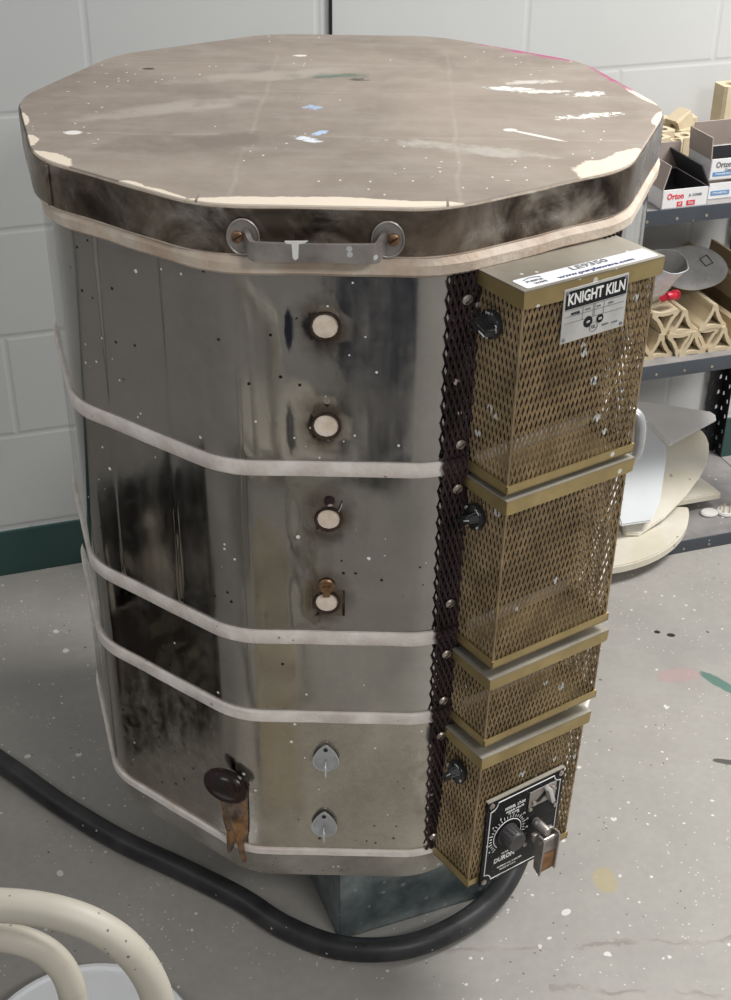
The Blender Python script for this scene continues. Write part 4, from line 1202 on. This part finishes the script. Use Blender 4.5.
# ---- half-round kiln shelves piled on the bottom shelf
def slab(poly3, t, key, label, name='half_round_kiln_shelf', group='half-round kiln shelves on the bottom shelf', smoothn=0):
    """poly3: outline in wall coordinates (wx, dep, z), roughly planar; thickness t downwards"""
    P = [W(*q) for q in poly3]; n_ = len(P)
    c = sum(P, Vector())/n_; nv = Vector()
    for i in range(n_): nv += (P[i]-c).cross(P[(i+1)%n_]-c)
    nv.normalize()
    if nv.z < 0: nv = -nv
    P = [q-nv*(q-c).dot(nv) for q in P]
    bm = bmesh.new(); vt = [bm.verts.new(q) for q in P]; f = bm.faces.new(vt)
    r_ = bmesh.ops.extrude_face_region(bm, geom=[f]); 
    for q in r_['geom']:
        if isinstance(q, bmesh.types.BMVert): q.co -= nv*t
    bmesh.ops.recalc_face_normals(bm, faces=bm.faces[:])
    ee = [e for e in bm.edges if len(e.link_faces) == 2 and e.calc_face_angle(0) > R(60)]
    bmesh.ops.bevel(bm, geom=ee, offset=.0025, segments=2, affect='EDGES')
    mb = MB(); mb.bm(bm, key, smooth=False)
    return tag(mb.build(name, local=tuple(c)), label, 'kiln shelf', group)
def halfdisc(c, e, n_, r_, k=28, cut=0.):
    """c centre, e unit dir of straight edge, n_ dir of bulge (3D in wall coordinates)"""
    return [tuple(c[i]+r_*(math.cos(PI*j/k)*e[i]+max(math.sin(PI*j/k),0)*n_[i]) for i in range(3)) for j in range(k+1)]
nm = lambda v: tuple(x/math.sqrt(sum(y*y for y in v)) for x in v)
slab(halfdisc((.412,.145,.049), nm((.25,.11,0)), nm((-.11,.25,0)), .268), .019, 'shelfslab', 'cream half-round kiln shelf lowest in the pile, its curved edge overhanging the shelf lip')
slab(halfdisc((.476,.247,.066), (1,0,0), (0,-1,.03), .262), .016, 'shelfslab', 'cream half-round kiln shelf with a pointed corner jutting right over the lowest one')
slab([(.738,.150,.178),(.742,.156,.160),(.741,.168,.146),(.732,.185,.130),(.715,.205,.112),(.690,.225,.099),(.640,.262,.084),(.570,.305,.070),(.500,.335,.063),(.47,.33,.07),(.50,.20,.13),(.60,.13,.175),(.70,.120,.190)], .015, 'shelfslab', 'cream rounded kiln shelf leaning behind the cool white slab')
slab([(.6170,.205,.1880),(.6000,.235,.1600),(.5550,.300,.1060),(.5200,.330,.0830),(.4500,.335,.0900),(.4500,.150,.240),(.560,.125,.236)], .010, 'slabblue', 'smooth cool white slab sloping down in front of the pile', name='white_slab')
slab([(.580,.118,.252),(.770,.112,.1930),(.781,.118,.1840),(.776,.130,.1780),(.700,.170,.184),(.6190,.214,.1900),(.585,.165,.222),(.50,.12,.272)], .012, 'slabgrey', 'pale grey slab with a straight back edge on top of the pile', name='grey_slab')
# stilts
def stilt(wx, dep, label):
    mb = MB(WF @ TR(wx, .0282, dep) @ RX(-PI/2)); mb.lathe([(.019,0),(.020,.002),(.018,.006),(.0001,.006)], 'slabgrey', 24)
    for k in range(5):
        a = 2*PI*k/5; mb.lathe([(.0022,0),(.0014,.010),(.0001,.013)], 'post', 8, TR(.011*math.cos(a),.011*math.sin(a),.005))
    tag(mb.build('stilt', local=tuple(W(wx,dep,.028))), label, 'stilt')
stilt(.741,.268,'small round pale stilt with upright pins at the right on the bottom shelf')
mb = MB(WF @ TR(.705,.0282,.262) @ RX(-PI/2)); mb.lathe([(.015,0),(.016,.003),(.014,.006),(.0001,.006)], 'slabgrey', 20, sx=1.25)
tag(mb.build('clay_disc', local=tuple(W(.705,.262,.028))), 'small flat pale disc under the pointed shelf corner', 'disc')

# ================================================================== THINGS BESIDE THE KILN (seen mirrored in its steel)
cx0, cy0 = -.80, -.33
cr_ = empty('milk_crate', (cx0,cy0,0), 'dark brown plastic milk crate left of the kiln, mirrored in its steel', 'crate')
def lattice_side(T, w_, h_, t):
    mb = MB(T)
    mb.box((0,.012,0),(w_,.024,t),'crate'); mb.box((0,h_-.020,0),(w_,.040,t),'crate')
    for s_ in (-1,1): mb.box((s_*(w_/2-.015),h_/2,0),(.03,h_,t),'crate')
    mb.box((0,.066,0),(w_*.62,.030,t*.8),'crate');
    step = .045; lo, hi = .085, h_-.085
    mb.box((-w_*.28,h_-.062,0),(w_*.40,.046,t),'crate'); mb.box((w_*.28,h_-.062,0),(w_*.40,.046,t),'crate'); mb.box((0,h_-.08,0),(w_,.012,t),'crate')
    x = -w_/2-(hi-lo)
    while x < w_/2+(hi-lo):
        for s_ in (-1,1):
            a = [x, lo]; b = [x+s_*(hi-lo), hi]
            if max(a[0],b[0]) > w_/2-.01 or min(a[0],b[0]) < -w_/2+.01: continue
            mb.tube([(a[0],a[1],0),(b[0],b[1],0)], .0045, 'crate', 6)
        x += step
    return mb
CW, CH = .32, .29
for k in range(4):
    a = PI/2*k+R(-6); n_ = Vector((math.cos(a), math.sin(a),0)); t_ = Vector((-math.sin(a), math.cos(a),0))
    lattice_side(frame(Vector((cx0,cy0,.003))+n_*CW/2, t_, (0,0,1), n_), CW, CH, .010).build('crate_side', cr_)
mb = MB(TR(cx0,cy0,.010) @ RZ(R(-6))); mb.box((0,0,0),(CW,CW,.012),'crate'); mb.build('crate_floor', cr_)
M['dullbeige'] = simple('dull_beige_plastic', (.56,.50,.40), (.44,.38,.30), .6)
for (bx, by, h_, r_, lab) in ((-.75,-.235,.315,.050,'beige bottle standing in the milk crate, nearer the wall'),(-.745,-.375,.365,.052,'tall beige jug standing in the milk crate')):
    mb = MB(TR(bx,by,.017)); mb.lathe([(r_*.9,0),(r_,.01),(r_,h_*.72),(r_*.8,h_*.8),(r_*.4,h_*.86),(r_*.4,h_*.93),(r_*.45,h_*.93),(r_*.45,h_),(.0001,h_)], 'dullbeige', 28)
    tag(mb.build('bottle', local=(bx,by,.017)), lab, 'bottle')
mb = MB(TR(-1.03,-.36,.0) @ RZ(R(-6))); mb.box((0,0,.15),(.03,.44,.30),'darkboard',bev=.004)
tag(mb.build('dark_board', local=(-1.03,-.36,0)), 'dark board standing on the floor behind the milk crate', 'board')

# speckled round-ended slab and a white one lying before the kiln, outside the frame, mirrored in its front
M['spk'] = simple('speckled_beige_slab', (.50,.45,.35), (.36,.31,.23), .8, 0, scale=20, specks=[(60,.2,(.12,.09,.05))])
up_ = (Vector((-.150,-.925,.418))-Vector((-.120,-.690,.004))).normalized(); xx_ = Vector((1,0,0)); nn_ = xx_.cross(up_).normalized(); xx_ = up_.cross(nn_)
mb = MB(frame((-.125,-.690,.006), xx_, up_, nn_)); poly = [(-.062,0),(.062,0)]+[(.062*math.cos(PI*k/20), .375+.09*math.sin(PI*k/20)) for k in range(21)]
mb.prism(poly, -.009, .009, 'spk')
tag(mb.build('round_ended_slab', local=(-.125,-.69,0)), 'speckled beige round-ended slab leaning on the chair, mirrored in the front steel', 'slab')

# ================================================================== PERSON TAKING THE PHOTOGRAPH
def skin_body(name, verts, edges, radii, key, parent=None, sub=2, rootv=0):
    me = bpy.data.meshes.new(name); me.from_pydata(verts, edges, []); me.update()
    o = bpy.data.objects.new(name, me); COL.objects.link(o)
    md = o.modifiers.new('s','SKIN'); md.use_smooth_shade = True
    for i, r_ in enumerate(radii): me.skin_vertices[0].data[i].radius = r_ if isinstance(r_, tuple) else (r_, r_)
    for i in range(len(verts)): me.skin_vertices[0].data[i].use_root = (i == rootv)
    s2 = o.modifiers.new('d','SUBSURF'); s2.levels = sub; s2.render_levels = sub
    dg = bpy.context.evaluated_depsgraph_get(); em = bpy.data.meshes.new_from_object(o.evaluated_get(dg))
    bpy.data.objects.remove(o)
    em.name = name; em.materials.clear(); em.materials.append(M[key])
    for p in em.polygons: p.use_smooth = True
    o = bpy.data.objects.new(name, em); COL.objects.link(o)
    if parent is not None: o.parent = parent; o.matrix_basis = parent.matrix_basis.inverted()
    return o

per = empty('person', (.085,-1.98,0), 'person in dark blue jeans and black shirt photographing the kiln with a phone', 'person')
PB = Vector((.085,-1.98,0))
def pv(L): return [tuple(PB+Vector(q)) for q in L]
# legs and hips (jeans) as one skin
skin_body('jeans', pv([(0,0,.95),(0,0,1.03),(-.090,0,.90),(-.075,.03,.50),(-.062,.0,.11),(.090,0,.90),(.075,.05,.50),(.062,.03,.11)]), [(0,1),(0,2),(2,3),(3,4),(0,5),(5,6),(6,7)],
  [(.16,.11),(.15,.105),(.088,.09),(.068,.070),(.058,.062),(.088,.09),(.068,.070),(.058,.062)], 'denim', per)
# shirt with sleeves to the elbow
skin_body('shirt', pv([(0,0,1.02),(0,0,1.18),(0,.01,1.36),(0,.01,1.44),(-.17,.0,1.40),(-.24,.08,1.17),(.17,.0,1.40),(.24,.08,1.17)]), [(0,1),(1,2),(2,3),(2,4),(4,5),(2,6),(6,7)],
  [(.155,.11),(.15,.11),(.16,.11),(.07,.06),(.062,.062),(.045,.045),(.062,.062),(.045,.045)], 'shirt', per)
# forearms, neck and head as the body
PHN = Vector((.0658,-1.648,1.553))
hl_, hr_ = PHN-PB+Vector((-.055,-.012,-.045)), PHN-PB+Vector((.055,-.012,-.045))
bd = skin_body('body', pv([(0,.01,1.40),(0,.02,1.50),(0,.03,1.57),(0,.05,1.64),(0,.04,1.71)]), [(0,1),(1,2),(2,3),(3,4)], [(.055,.055),(.052,.054),(.068,.075),(.078,.095),(.062,.075)], 'skin', per)
for s_, hh_ in ((-1,hl_),(1,hr_)):
    e_ = Vector((.24*s_,.08,1.17)); d_ = (hh_-e_)
    w1 = e_+d_*.80; pl = hh_
    vs2 = [e_, e_+d_*.4, w1, pl]; ed = [(0,1),(1,2),(2,3)]; rd = [.042,.038,.026,.030]
    for q in range(4):
        b0 = pl+Vector((0,.004,.012*q-.008)); 
        vs2 += [b0+Vector((-.006*s_,.022,.010)), b0+Vector((-.012*s_,.016,.034-.003*abs(q-1))), b0+Vector((-.030*s_,-.002+.004,.040-.004*abs(q-1)))]
        k0 = len(vs2)-3; ed += [(3,k0),(k0,k0+1),(k0+1,k0+2)]; rd += [.0095,.0085,.0075]
    vs2 += [pl+Vector((-.022*s_,-.014,.010)), pl+Vector((-.036*s_,-.016,.024))]; k0 = len(vs2)-2; ed += [(3,k0),(k0,k0+1)]; rd += [.011,.009]
    skin_body('forearm', pv([tuple(q) for q in vs2]), ed, rd, 'skin', per)
# face: nose, eyes, ears, mouth
HC = PB+Vector((0,.05,1.635))
mb = MB(TR(*HC))
mb.lathe([(.0001,-.020),(.012,-.016),(.010,.0),(.005,.020),(.0001,.026)], 'skin', 14, TR(0,.098,-.005) @ RX(R(-12)))
mb.build('nose', per)
for s_ in (-1,1):
    mb = MB(TR(*HC)); mb.lathe([(.0001,-.011),(.008,-.008),(.011,0),(.008,.008),(.0001,.011)], 'ink', 14, TR(s_*.031,.079,.020)); mb.lathe([(.0001,-.002),(.0055,0),(.0001,.002)], 'inkblk', 12, TR(s_*.031,.0905,.018) @ RX(PI/2)); mb.build('eye', per)
    mb = MB(TR(*HC)); mb.lathe([(.0001,-.004),(.018,-.003),(.020,.003),(.0001,.002)], 'skin', 16, TR(s_*.082,.0,.005) @ RY(PI/2*s_), sy=.6); mb.build('ear', per)
mb = MB(TR(*HC)); mb.tube([(-.022,.084,-.048),(0,.092,-.050),(.022,.084,-.048)], .004, 'redcone', 8); mb.build('mouth', per)
mb = MB(TR(*HC)); mb.lathe([(.0001,.115),(.045,.108),(.075,.085),(.090,.05),(.091,.02),(.088,.0)], 'hair', 28, TR(0,-.014,0), sy=1.12); mb.build('hair', per)
for s_, yy in ((-1,0),(1,.03)):
    mb = puffy(.048,.135,.040,'black', TR(PB.x+s_*.066, PB.y+yy+.055, .042), 'shoe', taper=0, amp=.001)
    mb.build('shoe', per)
mb = MB(TR(*PHN) @ RX(R(-31))); mb.box((0,-.008,-.02),(.076,.008,.155),'black',bev=.003)
tag(mb.build('phone', local=tuple(PHN)), 'black phone held up in both hands of the standing person', 'phone')

# ================================================================== LIGHT
def area(name, loc, target, sx_, sy_, e, col=(1,1,1)):
    l = bpy.data.lights.new(name, 'AREA'); l.shape = 'RECTANGLE'; l.size = sx_; l.size_y = sy_; l.energy = e; l.color = col
    o = bpy.data.objects.new(name, l); COL.objects.link(o); o.location = loc
    o.rotation_euler = (Vector(target)-Vector(loc)).to_track_quat('-Z','Y').to_euler(); return o
area('ceiling_and_fill_light', (1.9,.35,2.75), (1.9,.35,0), 1.3, .6, 108, (1,.985,.96))
area('ceiling_and_fill_light', (1.7,-2.6,2.75), (1.7,-2.6,0), 1.2, .6, 64, (1,.985,.96))
area('ceiling_and_fill_light', (-1.2,-2.6,2.75), (-1.2,-2.6,0), 1.2, .6, 8, (1,.98,.95))
area('ceiling_and_fill_light', (-2.9,-.9,2.75), (-2.9,-.9,0), 1.2, .6, 14, (1,.97,.93))  # added fill with no known lamp, brightens floor and kiln's left face
w_ = bpy.data.worlds.new('room_light'); SC.world = w_; w_.use_nodes = True
bg = w_.node_tree.nodes['Background']; bg.inputs[0].default_value = (.95,.97,1,1); bg.inputs[1].default_value = .30

# ================================================================== CAMERA
cam = bpy.data.cameras.new('camera'); co = bpy.data.objects.new('camera', cam); COL.objects.link(co); SC.camera = co
F_ = Vector((-.01881230,.85565052,-.51721203)); R_ = Vector((.99961752,.02658435,.00762125)); U_ = Vector((-.02027088,.51687084,.85582336))
co.matrix_world = frame((.0658227,-1.6325564,.5023735+Z0), R_, U_, -F_)
cam.sensor_fit = 'VERTICAL'; cam.sensor_height = 36; cam.lens = 36*1.351387; cam.clip_start = .02
vs_ = SC.view_settings; vs_.view_transform = 'Standard'; vs_.look = 'None'; vs_.exposure = 0.; vs_.gamma = 1; vs_.use_curve_mapping = False
bpy.context.view_layer.update()
